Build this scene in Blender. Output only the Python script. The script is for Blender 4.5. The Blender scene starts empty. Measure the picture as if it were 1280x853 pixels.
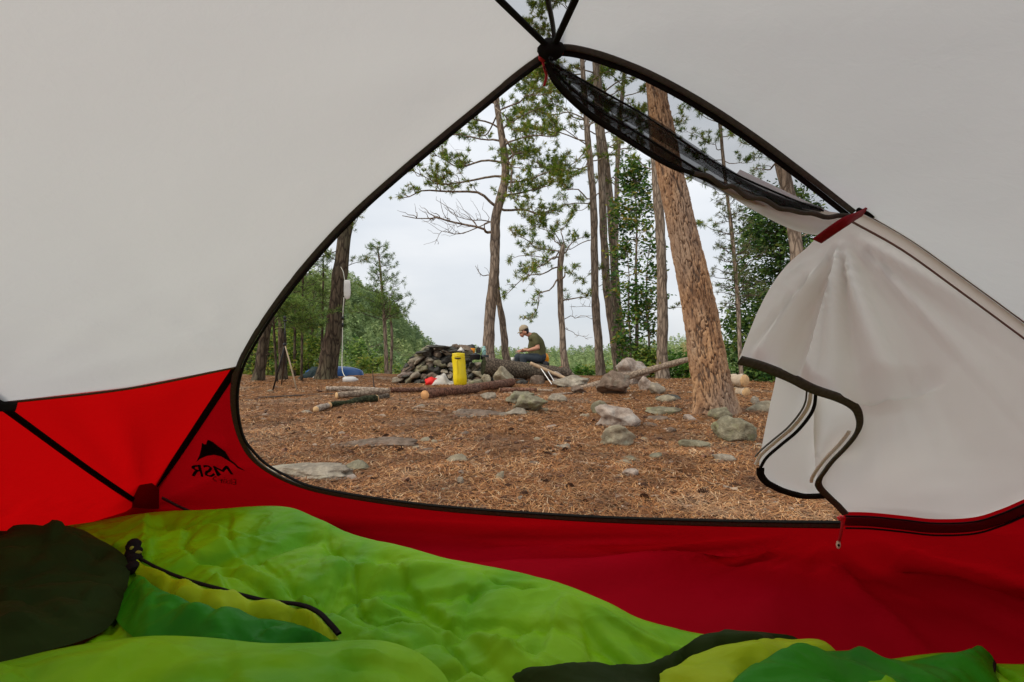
import bpy, math, random
import numpy as np
from mathutils import Vector
from mathutils.geometry import delaunay_2d_cdt
R = math.radians
random.seed(7); rng = np.random.default_rng(7)
SC = bpy.context.scene
COL = SC.collection

# ------------------------------------------------------------------ camera
CAMZ, F, HZ = 0.60, 640.0, 443.0          # eye height (m), focal length and horizon row (photo pixels)
cam = bpy.data.cameras.new('camera'); cam.sensor_width = 36; cam.lens = 18.0
cam.shift_y = (HZ - 426.5) / 1280; cam.clip_start = 0.02; cam.clip_end = 8000
co = bpy.data.objects.new('camera', cam); COL.objects.link(co)
co.location = (0, 0, CAMZ); co.rotation_euler = (R(90), 0, 0); SC.camera = co
cam.dof.use_dof = False

# ------------------------------------------------------------------ world and sun
SUN_EL, SUN_AZ = 42.0, -118.0             # azimuth from +Y towards +X
W = bpy.data.worlds.new('World'); SC.world = W; W.use_nodes = True
nt = W.node_tree; nt.nodes.clear()
def N(t, kind, **kw):
    n = t.nodes.new(kind)
    for k, v in kw.items():
        if k.startswith('i_'):
            n.inputs[k[2:].replace('_', ' ')].default_value = v
        else: setattr(n, k, v)
    return n
out = N(nt, 'ShaderNodeOutputWorld'); bg = N(nt, 'ShaderNodeBackground')
sky = N(nt, 'ShaderNodeTexSky', sky_type='NISHITA', sun_disc=False, sun_elevation=R(SUN_EL), sun_rotation=R(SUN_AZ))
tc = N(nt, 'ShaderNodeTexCoord'); mp = N(nt, 'ShaderNodeMapping'); mp.inputs['Scale'].default_value = (1, 1, 3.2)
nz = N(nt, 'ShaderNodeTexNoise'); nz.inputs['Scale'].default_value = 2.2; nz.inputs['Detail'].default_value = 6; nz.inputs['Roughness'].default_value = .5
cr = N(nt, 'ShaderNodeValToRGB')
cr.color_ramp.elements[0].position = .32; cr.color_ramp.elements[0].color = (6.5, 6.95, 7.5, 1)
cr.color_ramp.elements[1].position = .68; cr.color_ramp.elements[1].color = (8.5, 8.65, 8.85, 1)
mx = N(nt, 'ShaderNodeMix', data_type='RGBA'); mx.inputs[0].default_value = .9
L = nt.links.new
L(tc.outputs['Generated'], mp.inputs[0]); L(mp.outputs[0], nz.inputs['Vector']); L(nz.outputs[0], cr.inputs[0])
L(sky.outputs[0], mx.inputs[6]); L(cr.outputs[0], mx.inputs[7]); sx_ = N(nt, 'ShaderNodeSeparateXYZ'); L(tc.outputs['Generated'], sx_.inputs[0]); mr_ = N(nt, 'ShaderNodeMapRange'); mr_.inputs[1].default_value = 0; mr_.inputs[2].default_value = 1; mr_.inputs[3].default_value = .80; mr_.inputs[4].default_value = 1.24; L(sx_.outputs[2], mr_.inputs[0])
vm_ = N(nt, 'ShaderNodeVectorMath', operation='SCALE'); L(mx.outputs[2], vm_.inputs[0]); L(mr_.outputs[0], vm_.inputs['Scale']); L(vm_.outputs[0], bg.inputs[0]); L(bg.outputs[0], out.inputs[0])
bg.inputs[1].default_value = 0.105
sun = bpy.data.lights.new('sun', 'SUN'); sun.energy = 1.5; sun.angle = R(14); sun.color = (1, .90, .75)
so = bpy.data.objects.new('sun', sun); COL.objects.link(so)
az, el = R(SUN_AZ), R(SUN_EL)
sd = Vector((math.sin(az) * math.cos(el), math.cos(az) * math.cos(el), math.sin(el)))
so.rotation_euler = (-sd).to_track_quat('-Z', 'Y').to_euler(); so.location = sd * 50
SC.view_settings.view_transform = 'Standard'; SC.view_settings.look = 'None'
SC.view_settings.exposure = 0.28; SC.view_settings.gamma = 1
SC.render.engine = 'CYCLES'
SC.cycles.max_bounces = 10; SC.cycles.transparent_max_bounces = 24; SC.cycles.transmission_bounces = 6
SC.cycles.diffuse_bounces = 5; SC.cycles.use_denoising = True; SC.cycles.sample_clamp_indirect = 8

# ------------------------------------------------------------------ numpy noise
def _h(ix, iy, iz, s):
    n = (ix.astype(np.int64) * 73856093) ^ (iy.astype(np.int64) * 19349663) ^ (iz.astype(np.int64) * 83492791) ^ (s * 2654435761)
    n = (n ^ (n >> 13)) * 1274126177 & 0x7fffffff
    n = (n ^ (n >> 16)) * 668265263 & 0x7fffffff
    return ((n ^ (n >> 15)) & 0xffff) / 65535.0
def vn(p, s=0):
    p = np.atleast_2d(p); f = np.floor(p); t = p - f; i = f.astype(np.int64); t = t * t * (3 - 2 * t)
    r = 0
    for a in (0, 1):
        for b in (0, 1):
            for c in (0, 1):
                w = (t[:, 0] if a else 1 - t[:, 0]) * (t[:, 1] if b else 1 - t[:, 1]) * (t[:, 2] if c else 1 - t[:, 2])
                r = r + w * _h(i[:, 0] + a, i[:, 1] + b, i[:, 2] + c, s)
    return r * 2 - 1
def fbm(p, o=4, s=0, g=.5):
    p = np.atleast_2d(np.asarray(p, float)); r = 0; a = 1; q = p
    for k in range(o):
        r = r + a * vn(q, s + k * 17); q = q * 2.03 + 5.1; a *= g
    return r
def cells(p, s=0):
    "distance to the nearest and second nearest scattered point, and a value per cell"
    f = np.floor(p).astype(np.int64); n = len(p)
    d1 = np.full(n, 9.); d2 = np.full(n, 9.); cid = np.zeros(n)
    rz = (0,) if p.shape[1] == 2 else (-1, 0, 1)
    if p.shape[1] == 2: p = np.c_[p, np.zeros(n)]; f = np.c_[f, np.zeros(n, np.int64)]
    for a in (-1, 0, 1):
        for b in (-1, 0, 1):
            for c in rz:
                g = f + (a, b, c)
                q = np.c_[g[:, 0] + _h(g[:, 0], g[:, 1], g[:, 2], s), g[:, 1] + _h(g[:, 0], g[:, 1], g[:, 2], s + 1),
                          (g[:, 2] + _h(g[:, 0], g[:, 1], g[:, 2], s + 2)) if len(rz) > 1 else np.zeros(n)]
                d = np.linalg.norm(p - q, axis=1); v = _h(g[:, 0], g[:, 1], g[:, 2], s + 9)
                m = d < d1
                d2 = np.where(m, d1, np.minimum(d2, d)); cid = np.where(m, v, cid); d1 = np.where(m, d, d1)
    return d1, d2, cid

# ------------------------------------------------------------------ places in the photograph -> metres
def at(px, py, d): return np.array([(px - 640) / F * d, d, CAMZ + (HZ - py) / F * d])
def ray(px, py): return np.array([(px - 640) / F, 1.0, (HZ - py) / F])
def atz(px, py, z): return at(px, py, (CAMZ - z) * F / (py - HZ))
def smooth(e0, e1, x):
    t = np.clip((x - e0) / (e1 - e0), 0, 1); return t * t * (3 - 2 * t)
def gh(x, y):
    "height of the ground: level camp, edge, valley, forested hills"
    x = np.atleast_1d(np.asarray(x, float)); y = np.atleast_1d(np.asarray(y, float)); p = np.c_[x, y, x * 0]
    r = np.hypot(x, y)
    z = .05 * fbm(p * .35, 3, 3) * smooth(2.5, 6, r) + .018 * fbm(p * 2.1, 3, 9) * smooth(1.8, 3, r)
    e = y - 15.0 - 1.2 * fbm(p * .18, 2, 5) - np.where(x > 3, np.minimum((x - 3) * .25, 3), 0)
    ee = np.maximum(e, 0)
    z = z - 24 * (1 - np.exp(-(ee / 55) ** 1.2)) - .12 * smooth(-1, 1, e)
    far = smooth(60, 180, r)
    z = z + far * 3.0 * fbm(p * .006, 3, 21)
    z = z + 75 * np.exp(-((np.abs(x + 170) / 95) ** 4 + ((y - 400) / 120) ** 2)) * (y > 0)
    z = z + 30 * np.exp(-(((x + 420) / 200) ** 2 + ((y - 560) / 170) ** 2)) * (y > 0)
    z = z + 15 * smooth(420, 800, y) * (1 + .25 * fbm(p * .004, 2, 33))
    z = z + 20 * np.exp(-(((x - 255) / 70) ** 2 + ((y - 760) / 120) ** 2))
    return z
def g1(x, y): return float(gh(x, y)[0])
def atg(px, py):
    "point of the camp ground seen at a pixel"
    d = CAMZ * F / (py - HZ)
    for _ in range(6):
        p = at(px, py, d); d = (CAMZ - g1(p[0], d)) * F / (py - HZ)
    p = at(px, py, d); p[2] = g1(p[0], p[1]); return p
def crom(pts, n=8, closed=False):
    P = np.array(pts, float); o = []
    m = len(P)
    rngk = range(m if closed else m - 1)
    for i in rngk:
        a = P[(i - 1) % m] if closed or i > 0 else P[0] * 2 - P[1]
        b, c = P[i], P[(i + 1) % m]
        e = P[(i + 2) % m] if closed or i + 2 < m else P[-1] * 2 - P[-2]
        for k in range(n):
            t = k / n
            o.append(.5 * ((2 * b) + (c - a) * t + (2 * a - 5 * b + 4 * c - e) * t * t + (3 * b - a - 3 * c + e) * t ** 3))
    if not closed: o.append(P[-1])
    return np.array(o)

# ------------------------------------------------------------------ object helpers
def mesh(name, V, T=None, Q=None, sm=True, tint=None):
    V = np.asarray(V, np.float32); me = bpy.data.meshes.new(name)
    me.vertices.add(len(V)); me.vertices.foreach_set('co', V.ravel())
    idx = []; tot = []
    if T is not None and len(T): T = np.asarray(T, np.int32); idx.append(T.ravel()); tot.append(np.full(len(T), 3, np.int32))
    if Q is not None and len(Q): Q = np.asarray(Q, np.int32); idx.append(Q.ravel()); tot.append(np.full(len(Q), 4, np.int32))
    idx = np.concatenate(idx); tot = np.concatenate(tot)
    me.loops.add(len(idx)); me.loops.foreach_set('vertex_index', idx)
    me.polygons.add(len(tot)); st = np.concatenate([[0], np.cumsum(tot)[:-1]]).astype(np.int32)
    me.polygons.foreach_set('loop_start', st)
    me.polygons.foreach_set('use_smooth', np.full(len(tot), bool(sm)))
    me.update(calc_edges=True)
    if tint is not None:
        a = me.attributes.new('tint', 'FLOAT', 'POINT'); a.data.foreach_set('value', np.asarray(tint, np.float32))
    return me
class MB:
    def __init__(s): s.V = []; s.T = []; s.Q = []; s.n = 0; s.t = []
    def add(s, V, T=None, Q=None, tint=0.):
        V = np.asarray(V, float)
        if T is not None and len(T): s.T.append(np.asarray(T) + s.n)
        if Q is not None and len(Q): s.Q.append(np.asarray(Q) + s.n)
        s.V.append(V); s.n += len(V); s.t.append(np.full(len(V), tint) if np.isscalar(tint) else tint)
        return s
    def tube(s, path, rad, k=6, caps=True, tint=0.):
        P = np.asarray(path, float); n = len(P); rad = np.full(n, rad) if np.isscalar(rad) else np.asarray(rad, float)
        Tn = np.gradient(P, axis=0); Tn /= np.linalg.norm(Tn, axis=1)[:, None] + 1e-12
        up = np.array([0, 0, 1.]) if abs(Tn[:, 2].mean()) < .8 else np.array([0, 1., 0])
        A = np.cross(Tn, up); A /= np.linalg.norm(A, axis=1)[:, None] + 1e-12; B = np.cross(Tn, A)
        th = np.arange(k) * 2 * math.pi / k
        V = P[:, None, :] + rad[:, None, None] * (np.cos(th)[None, :, None] * A[:, None, :] + np.sin(th)[None, :, None] * B[:, None, :])
        V = V.reshape(-1, 3); i = np.arange(n - 1)[:, None] * k; j = np.arange(k)[None, :]; j2 = (j + 1) % k
        Q = np.stack([i + j, i + j2, i + k + j2, i + k + j], -1).reshape(-1, 4)
        T = []
        if caps:
            V = np.r_[V, [P[0], P[-1]]]; c0, c1 = n * k, n * k + 1
            T = [(c0, (q + 1) % k, q) for q in range(k)] + [(c1, (n - 1) * k + q, (n - 1) * k + (q + 1) % k) for q in range(k)]
        return s.add(V, T, Q, tint)
    def box(s, c, size, rot=None, tint=0.):
        V = np.array([(x, y, z) for x in (-.5, .5) for y in (-.5, .5) for z in (-.5, .5)]) * size
        if rot is not None: V = V @ np.asarray(rot).T
        return s.add(V + c, None, [(0, 1, 3, 2), (4, 6, 7, 5), (0, 4, 5, 1), (2, 3, 7, 6), (0, 2, 6, 4), (1, 5, 7, 3)], tint)
    def build(s, name, mat, parent=None, sm=True, label=None, origin=None, kind=None):
        V = np.concatenate(s.V)
        o_ = np.array(parent_loc(parent)) if parent is not None else (np.array(origin) if origin is not None else np.zeros(3))
        me = mesh(name, V - o_, np.concatenate(s.T) if s.T else None, np.concatenate(s.Q) if s.Q else None, sm, np.concatenate(s.t))
        o = bpy.data.objects.new(name, me); COL.objects.link(o); me.materials.append(mat)
        if parent is not None: o.parent = parent
        elif origin is not None: o.location = o_
        if label: o['label'] = label
        if kind: o['kind'] = kind
        return o
def parent_loc(p):
    l = Vector((0, 0, 0))
    while p is not None: l = l + p.location; p = p.parent
    return l
def obj(name, me, mat=None, parent=None, loc=(0, 0, 0)):
    o = bpy.data.objects.new(name, me); COL.objects.link(o)
    if mat is not None and not me.materials: me.materials.append(mat)
    o.location = loc
    if parent is not None: o.parent = parent
    return o
def tag(o, label=None, cat=None, group=None, kind=None):
    for k, v in (('label', label), ('category', cat), ('group', group), ('kind', kind)):
        if v: o[k] = v
    return o
def thing(name, label, cat, loc=(0, 0, 0), group=None):
    o = bpy.data.objects.new(name, None); COL.objects.link(o); o.empty_display_size = .1
    o.location = [float(v) for v in loc]; return tag(o, label, cat, group)
def ico(sub):
    import bmesh
    bm = bmesh.new(); bmesh.ops.create_icosphere(bm, subdivisions=sub, radius=1)
    V = np.array([v.co[:] for v in bm.verts]); T = np.array([[v.index for v in f.verts] for f in bm.faces]); bm.free(); return V, T
ICO = {k: ico(k) for k in (1, 2, 3, 4, 5)}

# ------------------------------------------------------------------ materials
class MAT:
    def __init__(s, name):
        s.m = bpy.data.materials.new(name); s.m.use_nodes = True; s.t = s.m.node_tree; s.t.nodes.clear()
        s.o = s.t.nodes.new('ShaderNodeOutputMaterial'); s.tc = s.t.nodes.new('ShaderNodeTexCoord'); s.L = s.t.links.new
    def n(s, kind, **kw): return N(s.t, kind, **kw)
    def vec(s, scale=(1, 1, 1), src='Object'):
        m = s.n('ShaderNodeMapping'); m.inputs['Scale'].default_value = scale; s.L(s.tc.outputs[src], m.inputs[0]); return m.outputs[0]
    def noise(s, sc, det=4, vec=None, rough=.55, dist=0):
        n = s.n('ShaderNodeTexNoise'); n.inputs['Scale'].default_value = sc; n.inputs['Detail'].default_value = det
        n.inputs['Roughness'].default_value = rough; n.inputs['Distortion'].default_value = dist
        s.L(vec if vec is not None else s.vec(), n.inputs['Vector']); return n.outputs[0]
    def ramp(s, fac, stops):
        r = s.n('ShaderNodeValToRGB'); e = r.color_ramp.elements
        while len(e) < len(stops): e.new(.5)
        for i, (p, c) in enumerate(stops): e[i].position = p; e[i].color = (*c, 1)
        s.L(fac, r.inputs[0]); return r.outputs[0]
    def mix(s, f, a, b, mode='MIX'):
        m = s.n('ShaderNodeMix', data_type='RGBA', blend_type=mode)
        for k, v in ((0, f), (6, a), (7, b)):
            if isinstance(v, (int, float)): m.inputs[k].default_value = v
            elif isinstance(v, tuple): m.inputs[k].default_value = (*v, 1)
            else: s.L(v, m.inputs[k])
        return m.outputs[2]
    def bump(s, h, strength=.5, dist=.01):
        b = s.n('ShaderNodeBump'); b.inputs['Strength'].default_value = strength; b.inputs['Distance'].default_value = dist
        s.L(h, b.inputs['Height']); return b.outputs[0]
    def bsdf(s, col, rough=.8, nor=None, spec=.3, metal=0, sheen=0):
        b = s.n('ShaderNodeBsdfPrincipled')
        if isinstance(col, tuple): b.inputs['Base Color'].default_value = (*col, 1)
        else: s.L(col, b.inputs['Base Color'])
        b.inputs['Roughness'].default_value = rough; b.inputs['Specular IOR Level'].default_value = spec
        b.inputs['Metallic'].default_value = metal; b.inputs['Sheen Weight'].default_value = sheen
        if nor is not None: s.L(nor, b.inputs['Normal'])
        return b.outputs[0]
    def trans(s, shader, col, fac, nor=None):
        t = s.n('ShaderNodeBsdfTranslucent')
        if isinstance(col, tuple): t.inputs[0].default_value = (*col, 1)
        else: s.L(col, t.inputs[0])
        if nor is not None: s.L(nor, t.inputs['Normal'])
        m = s.n('ShaderNodeMixShader'); m.inputs[0].default_value = fac; s.L(shader, m.inputs[1]); s.L(t.outputs[0], m.inputs[2]); return m.outputs[0]
    def end(s, sh): s.L(sh, s.o.inputs[0]); return s.m

def m_plain(name, col, rough=.6, var=.12, sc=30, spec=.3, bump=.15, metal=0):
    m = MAT(name); f = m.noise(sc, 5)
    a = tuple(c * (1 - var) for c in col); b = tuple(min(1, c * (1 + var)) for c in col)
    return m.end(m.bsdf(m.ramp(f, [(.3, a), (.7, b)]), rough, m.bump(f, bump, .003), spec, metal))
def m_bark(name, cols, sx=14, sz=3.2, bump=.8, dist=.02):
    m = MAT(name); v = m.vec((sx, sx, sz)); f = m.noise(1.6, 6, v, .6, .6)
    vo = m.n('ShaderNodeTexVoronoi', feature='DISTANCE_TO_EDGE'); vo.inputs['Scale'].default_value = 1.3
    nv = m.n('ShaderNodeMix', data_type='VECTOR'); nv.inputs[0].default_value = .35; m.L(v, nv.inputs[4])
    nn = m.n('ShaderNodeTexNoise'); nn.inputs['Scale'].default_value = 2; m.L(v, nn.inputs['Vector']); m.L(nn.outputs[1], nv.inputs[5])
    m.L(nv.outputs[1], vo.inputs['Vector'])
    edge = m.ramp(vo.outputs['Distance'], [(0.0, (0, 0, 0)), (.16, (1, 1, 1))])
    big = m.noise(1.1, 3, m.vec((1, 1, .6)))
    c = m.ramp(f, [(.28, cols[0]), (.5, cols[1]), (.75, cols[2])])
    c = m.mix(m.ramp(big, [(.4, (0, 0, 0)), (.65, (.6, .6, .6))]), c, cols[3])
    c = m.mix(edge, cols[0], c)
    fine = m.noise(9, 5, v, .7)
    h = m.mix(.35, edge, fine)
    return m.end(m.bsdf(c, .9, m.bump(h, bump, dist), .15))
def m_leaf(name, cols, tr=.35, rough=.55):
    m = MAT(name); g = m.n('ShaderNodeNewGeometry'); f = g.outputs['Random Per Island']
    big = m.noise(1.3, 2)
    a = m.n('ShaderNodeMath', operation='ADD'); a.inputs[1].default_value = 0
    mm = m.n('ShaderNodeMath', operation='MULTIPLY_ADD'); m.L(big, mm.inputs[0]); mm.inputs[1].default_value = 1.1; mm.inputs[2].default_value = -.55
    m.L(f, a.inputs[0]); m.L(mm.outputs[0], a.inputs[1])
    c = m.ramp(a.outputs[0], [(i / (len(cols) - 1), k) for i, k in enumerate(cols)])
    return m.end(m.trans(m.bsdf(c, rough, None, .3), c, tr))
def m_fabric(name, col, col2, tr=.5, trc=None, rough=.6, sc=900, bump=.05, spec=.25):
    m = MAT(name); f = m.noise(3.0, 3); c = m.mix(m.ramp(f, [(.35, (0, 0, 0)), (.65, (1, 1, 1))]), col, col2)
    w = m.noise(26, 5, None, .6, .4); vz = m.n('ShaderNodeTexVoronoi'); vz.inputs['Scale'].default_value = 7; m.L(m.vec((1, 1, 1.6)), vz.inputs['Vector']); nb = m.bump(m.mix(.5, w, vz.outputs['Distance']), bump * 1.6, .012)
    t = trc or col
    return m.end(m.trans(m.bsdf(c, rough, nb, spec), t, tr, nb))
def m_net(name, cover, col=(.012, .012, .012)):
    m = MAT(name); f = m.noise(18, 3)
    b = m.bsdf(col, .7, None, .2); t = m.n('ShaderNodeBsdfTransparent'); x = m.n('ShaderNodeMixShader')
    r = m.n('ShaderNodeMapRange'); r.inputs[3].default_value = cover - .05; r.inputs[4].default_value = cover + .05; m.L(f, r.inputs[0])
    m.L(r.outputs[0], x.inputs[0]); m.L(t.outputs[0], x.inputs[1]); m.L(b, x.inputs[2]); return m.end(x.outputs[0])

M = {}
M['white'] = m_fabric('white_ripstop', (.76, .76, .76), (.79, .79, .785), .47, (.675, .67, .662), bump=.14)
M['flap'] = m_fabric('white_door_fabric', (.80, .77, .72), (.82, .79, .74), .54, (.76, .715, .65))
M['red'] = m_fabric('red_nylon', (.34, .0022, .004), (.38, .0025, .005), .50, (.60, .002, .003), .6, bump=.12, spec=.1)
M['redfloor'] = m_fabric('red_floor_nylon', (.20, .0015, .004), (.24, .002, .005), .1, (.3, .002, .004), .7, bump=.2, spec=.03)
M['redseam'] = m_fabric('red_seam_tape', (.13, .004, .012), (.15, .006, .015), .25, (.3, .002, .008))
M['brownseam'] = m_fabric('brown_seam', (.20, .13, .115), (.22, .15, .13), .2, (.3, .1, .09))
M['patch'] = m_fabric('dark_red_patch', (.14, .008, .008), (.16, .01, .01), .25, (.22, .006, .006))
M['black'] = m_plain('black_webbing', (.014, .014, .013), .9, .25, 120, .05)
M['grey'] = m_plain('grey_webbing', (.085, .082, .072), .9, .2, 160, .05)
M['whiteseam'] = m_fabric('cream_seam', (.74, .69, .62), (.78, .73, .65), .5, (.75, .67, .58))
M['strap'] = m_plain('red_webbing', (.23, .006, .014), .7, .15, 200, .2)
M['print'] = m_plain('black_print', (.012, .008, .008), .8, .1, 50, .05)
M['redcord'] = m_plain('red_cord', (.55, .03, .04), .6, .2, 200)
M['net'] = m_net('mosquito_net', .40); M['net2'] = m_net('mosquito_net_folded', .46)
M['tag'] = m_plain('pale_plastic', (.62, .56, .45), .4, .05, 50)
def m_bag(name, col, col2, tr=.06):
    m = MAT(name); f = m.noise(5.0, 4, None, .5, .5); c = m.mix(m.ramp(f, [(.35, (0, 0, 0)), (.65, (1, 1, 1))]), col, col2)
    w = m.noise(7, 2, m.vec((1, 1.8, 1)), .4, 1.2); w2 = m.noise(240, 2, None, .6, .2)
    dn = m.n('ShaderNodeMix', data_type='VECTOR'); dn.inputs[0].default_value = .12; ov = m.vec((1, 1.5, 1)); m.L(ov, dn.inputs[4]); d3 = m.n('ShaderNodeTexNoise'); d3.inputs['Scale'].default_value = 6; m.L(ov, d3.inputs['Vector']); m.L(d3.outputs[1], dn.inputs[5])
    v1 = m.n('ShaderNodeTexVoronoi'); v1.inputs['Scale'].default_value = 9; m.L(dn.outputs[1], v1.inputs['Vector']); v2 = m.n('ShaderNodeTexVoronoi'); v2.inputs['Scale'].default_value = 23; m.L(dn.outputs[1], v2.inputs['Vector'])
    h = m.mix(.25, v1.outputs['Distance'], v2.outputs['Distance']); h = m.mix(.3, h, w); nb = m.bump(h, .5, .03)
    return m.end(m.trans(m.bsdf(c, .75 if col[1] < .05 else .5, nb, .08 if col[1] < .05 else .14), col, tr, nb))
M['lime'] = m_bag('lime_nylon', (.092, .31, .0003), (.20, .43, .0006))
M['green'] = m_bag('green_nylon', (.008, .145, .001), (.024, .21, .0015))
M['yellow'] = m_bag('yellow_lime_lining', (.27, .39, .002), (.34, .44, .003))
M['dark'] = m_bag('dark_green_nylon', (.011, .021, .003), (.019, .032, .005), .03)
M['pad'] = m_bag('olive_pad', (.22, .22, .02), (.26, .26, .03), .05)
# outdoors
HERO_ = [(.085, .05, .036), (.30, .165, .10), (.46, .27, .17), (.30, .25, .20)]
GREYB = [(.12, .09, .068), (.30, .225, .165), (.46, .36, .27), (.38, .325, .265)]
DARKB = [(.035, .025, .018), (.11, .075, .052), (.19, .135, .10), (.12, .12, .07)]
M['bark_grey'] = m_bark('grey_pine_bark', GREYB); M['bark_dark'] = m_bark('dark_bark', DARKB)
M['twig'] = m_plain('twig_bark', (.10, .075, .06), .9, .3, 20, .1)
M['log'] = m_bark('log_bark', [(.04, .03, .022), (.14, .105, .075), (.24, .185, .14), (.16, .14, .10)], 20, 20, .8, .01)
M['redlog'] = m_bark('red_log_bark', [(.05, .022, .014), (.20, .085, .05), (.30, .15, .10), (.24, .16, .12)], 20, 20, .7, .008)
M['polebark'] = m_bark('pole_bark', [(.14, .10, .07), (.32, .24, .17), (.45, .36, .27), (.34, .27, .20)], 20, 20, .5, .006)
M['mosslog'] = m_bark('mossy_log_bark', [(.012, .013, .006), (.04, .045, .018), (.11, .10, .06), (.03, .04, .014)], 24, 24, .8, .01)
M['palelog'] = m_bark('pale_bark', [(.16, .12, .09), (.40, .33, .26), (.55, .48, .40), (.36, .28, .21)], 24, 24, .5, .006)
M['cut'] = m_plain('cut_wood', (.62, .40, .20), .8, .2, 25, .1); M['cutred'] = m_plain('cut_wood_orange', (.62, .33, .14), .8, .2, 25, .1)
M['board'] = m_plain('weathered_board', (.42, .30, .19), .8, .25, 14, .15)
M['pine'] = m_leaf('pine_needles', [(.035, .085, .012), (.09, .185, .018), (.18, .30, .028), (.31, .39, .04), (.44, .28, .05)], .35)
M['pinebright'] = m_leaf('bright_pine_needles', [(.03, .07, .018), (.08, .17, .03), (.16, .27, .05), (.24, .34, .07), (.30, .38, .09)], .35)
M['pinedull'] = m_leaf('sparse_pine_needles', [(.04, .065, .025), (.08, .12, .04), (.15, .20, .06), (.21, .25, .09), (.26, .20, .10)], .3)
M['leafy'] = m_leaf('green_leaves', [(.03, .09, .012), (.06, .18, .02), (.11, .28, .03), (.18, .36, .05), (.30, .36, .06)], .4)
M['column'] = m_leaf('mixed_green_leaves', [(.015, .05, .012), (.04, .12, .02), (.08, .19, .028), (.15, .28, .04), (.34, .26, .05)], .35)
M['cedar'] = m_leaf('dark_cedar_leaves', [(.012, .04, .010), (.03, .085, .018), (.06, .14, .025), (.11, .21, .035), (.20, .26, .05)], .3)
M['under'] = m_leaf('yellow_green_leaves', [(.05, .11, .02), (.12, .22, .03), (.22, .34, .05), (.36, .42, .07), (.42, .36, .07)], .4)
def m_far():
    m = MAT('far_forest'); a = m.n('ShaderNodeAttribute', attribute_name='tint')
    c = m.ramp(a.outputs['Fac'], [(0, (.13, .21, .11)), (.35, (.25, .35, .14)), (.7, (.38, .46, .19)), (.93, (.48, .52, .22)), (1, (.56, .42, .20))])
    g = m.n('ShaderNodeNewGeometry')
    c = m.mix(m.ramp(g.outputs['Random Per Island'], [(0, (.0, .0, .0)), (1, (.5, .5, .5))]), c, (.36, .42, .20))
    return m.end(m.trans(m.bsdf(c, .8, None, .1), c, .35))
M['far'] = m_far()
def m_rock(name, c0, c1, c2, lich=(.38, .36, .26)):
    m = MAT(name); f = m.noise(2.6, 7, None, .65, .5); g = m.noise(14, 6, None, .7); l = m.noise(5.5, 5, None, .6, 1.0)
    c = m.ramp(f, [(.3, c0), (.5, c1), (.72, c2)])
    c = m.mix(m.ramp(g, [(.42, (.5, .5, .5)), (.6, (0, 0, 0))]), c, tuple(k * .45 for k in c0))
    c = m.mix(m.ramp(l, [(.52, (0, 0, 0)), (.62, (.5, .5, .5))]), c, lich)
    return m.end(m.bsdf(c, .9, m.bump(m.mix(.5, f, g), 1.0, .06), .2))
M['rock'] = m_rock('grey_rock', (.21, .17, .125), (.38, .32, .24), (.55, .48, .37))
M['rockpink'] = m_rock('pinkish_rock', (.26, .195, .155), (.46, .37, .30), (.64, .56, .48), (.42, .40, .36))
M['rockbrown'] = m_rock('brown_rock', (.12, .085, .06), (.23, .165, .12), (.33, .25, .19), (.27, .24, .18))
M['rockyellow'] = m_rock('yellowish_rock', (.26, .21, .13), (.38, .32, .22), (.50, .44, .32), (.40, .40, .28))
M['rockmoss'] = m_rock('mossy_rock', (.16, .14, .09), (.28, .25, .165), (.42, .38, .28), (.27, .28, .13))
M['rockdark'] = m_rock('dark_rock', (.035, .033, .03), (.085, .08, .07), (.15, .14, .125), (.16, .17, .12))
def m_ground():
    m = MAT('needle_covered_ground'); p = m.vec((1, 1, 1))
    a = m.noise(.9, 5, p, .65, .6); b = m.noise(7, 6, p, .7, .8); c = m.noise(45, 5, p, .8, 2.5); d = m.noise(170, 3, p, .7, 3)
    col = m.ramp(b, [(.30, (.065, .03, .014)), (.45, (.20, .084, .030)), (.6, (.36, .160, .058)), (.78, (.50, .30, .145))])
    col = m.mix(m.ramp(c, [(.36, (.85, .85, .85)), (.54, (0, 0, 0))]), col, (.055, .032, .02))
    col = m.mix(m.ramp(d, [(.52, (0, 0, 0)), (.66, (.7, .7, .7))]), col, (.46, .27, .13))
    bare = m.ramp(a, [(.52, (0, 0, 0)), (.62, (.8, .8, .8))])
    col = m.mix(bare, col, (.30, .225, .155))
    # forest floor away from the camp
    g = m.n('ShaderNodeSeparateXYZ'); m.L(p, g.inputs[0])
    r = m.n('ShaderNodeMapRange'); r.inputs[1].default_value = 17; r.inputs[2].default_value = 24; m.L(g.outputs[1], r.inputs[0])
    fc = m.ramp(m.noise(.05, 6, p, .6), [(.35, (.05, .08, .025)), (.65, (.11, .15, .045))])
    col = m.mix(r.outputs[0], col, fc)
    h = m.mix(.5, c, d)
    return m.end(m.bsdf(col, .95, m.bump(h, .9, .02), .1))
M['ground'] = m_ground()
def m_litter():
    m = MAT('fallen_needles'); g = m.n('ShaderNodeNewGeometry')
    c = m.ramp(g.outputs['Random Per Island'], [(0, (.07, .030, .014)), (.3, (.20, .082, .028)), (.6, (.36, .165, .058)), (.88, (.48, .26, .10)), (1, (.60, .42, .24))])
    return m.end(m.bsdf(c, .7, None, .25))
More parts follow.
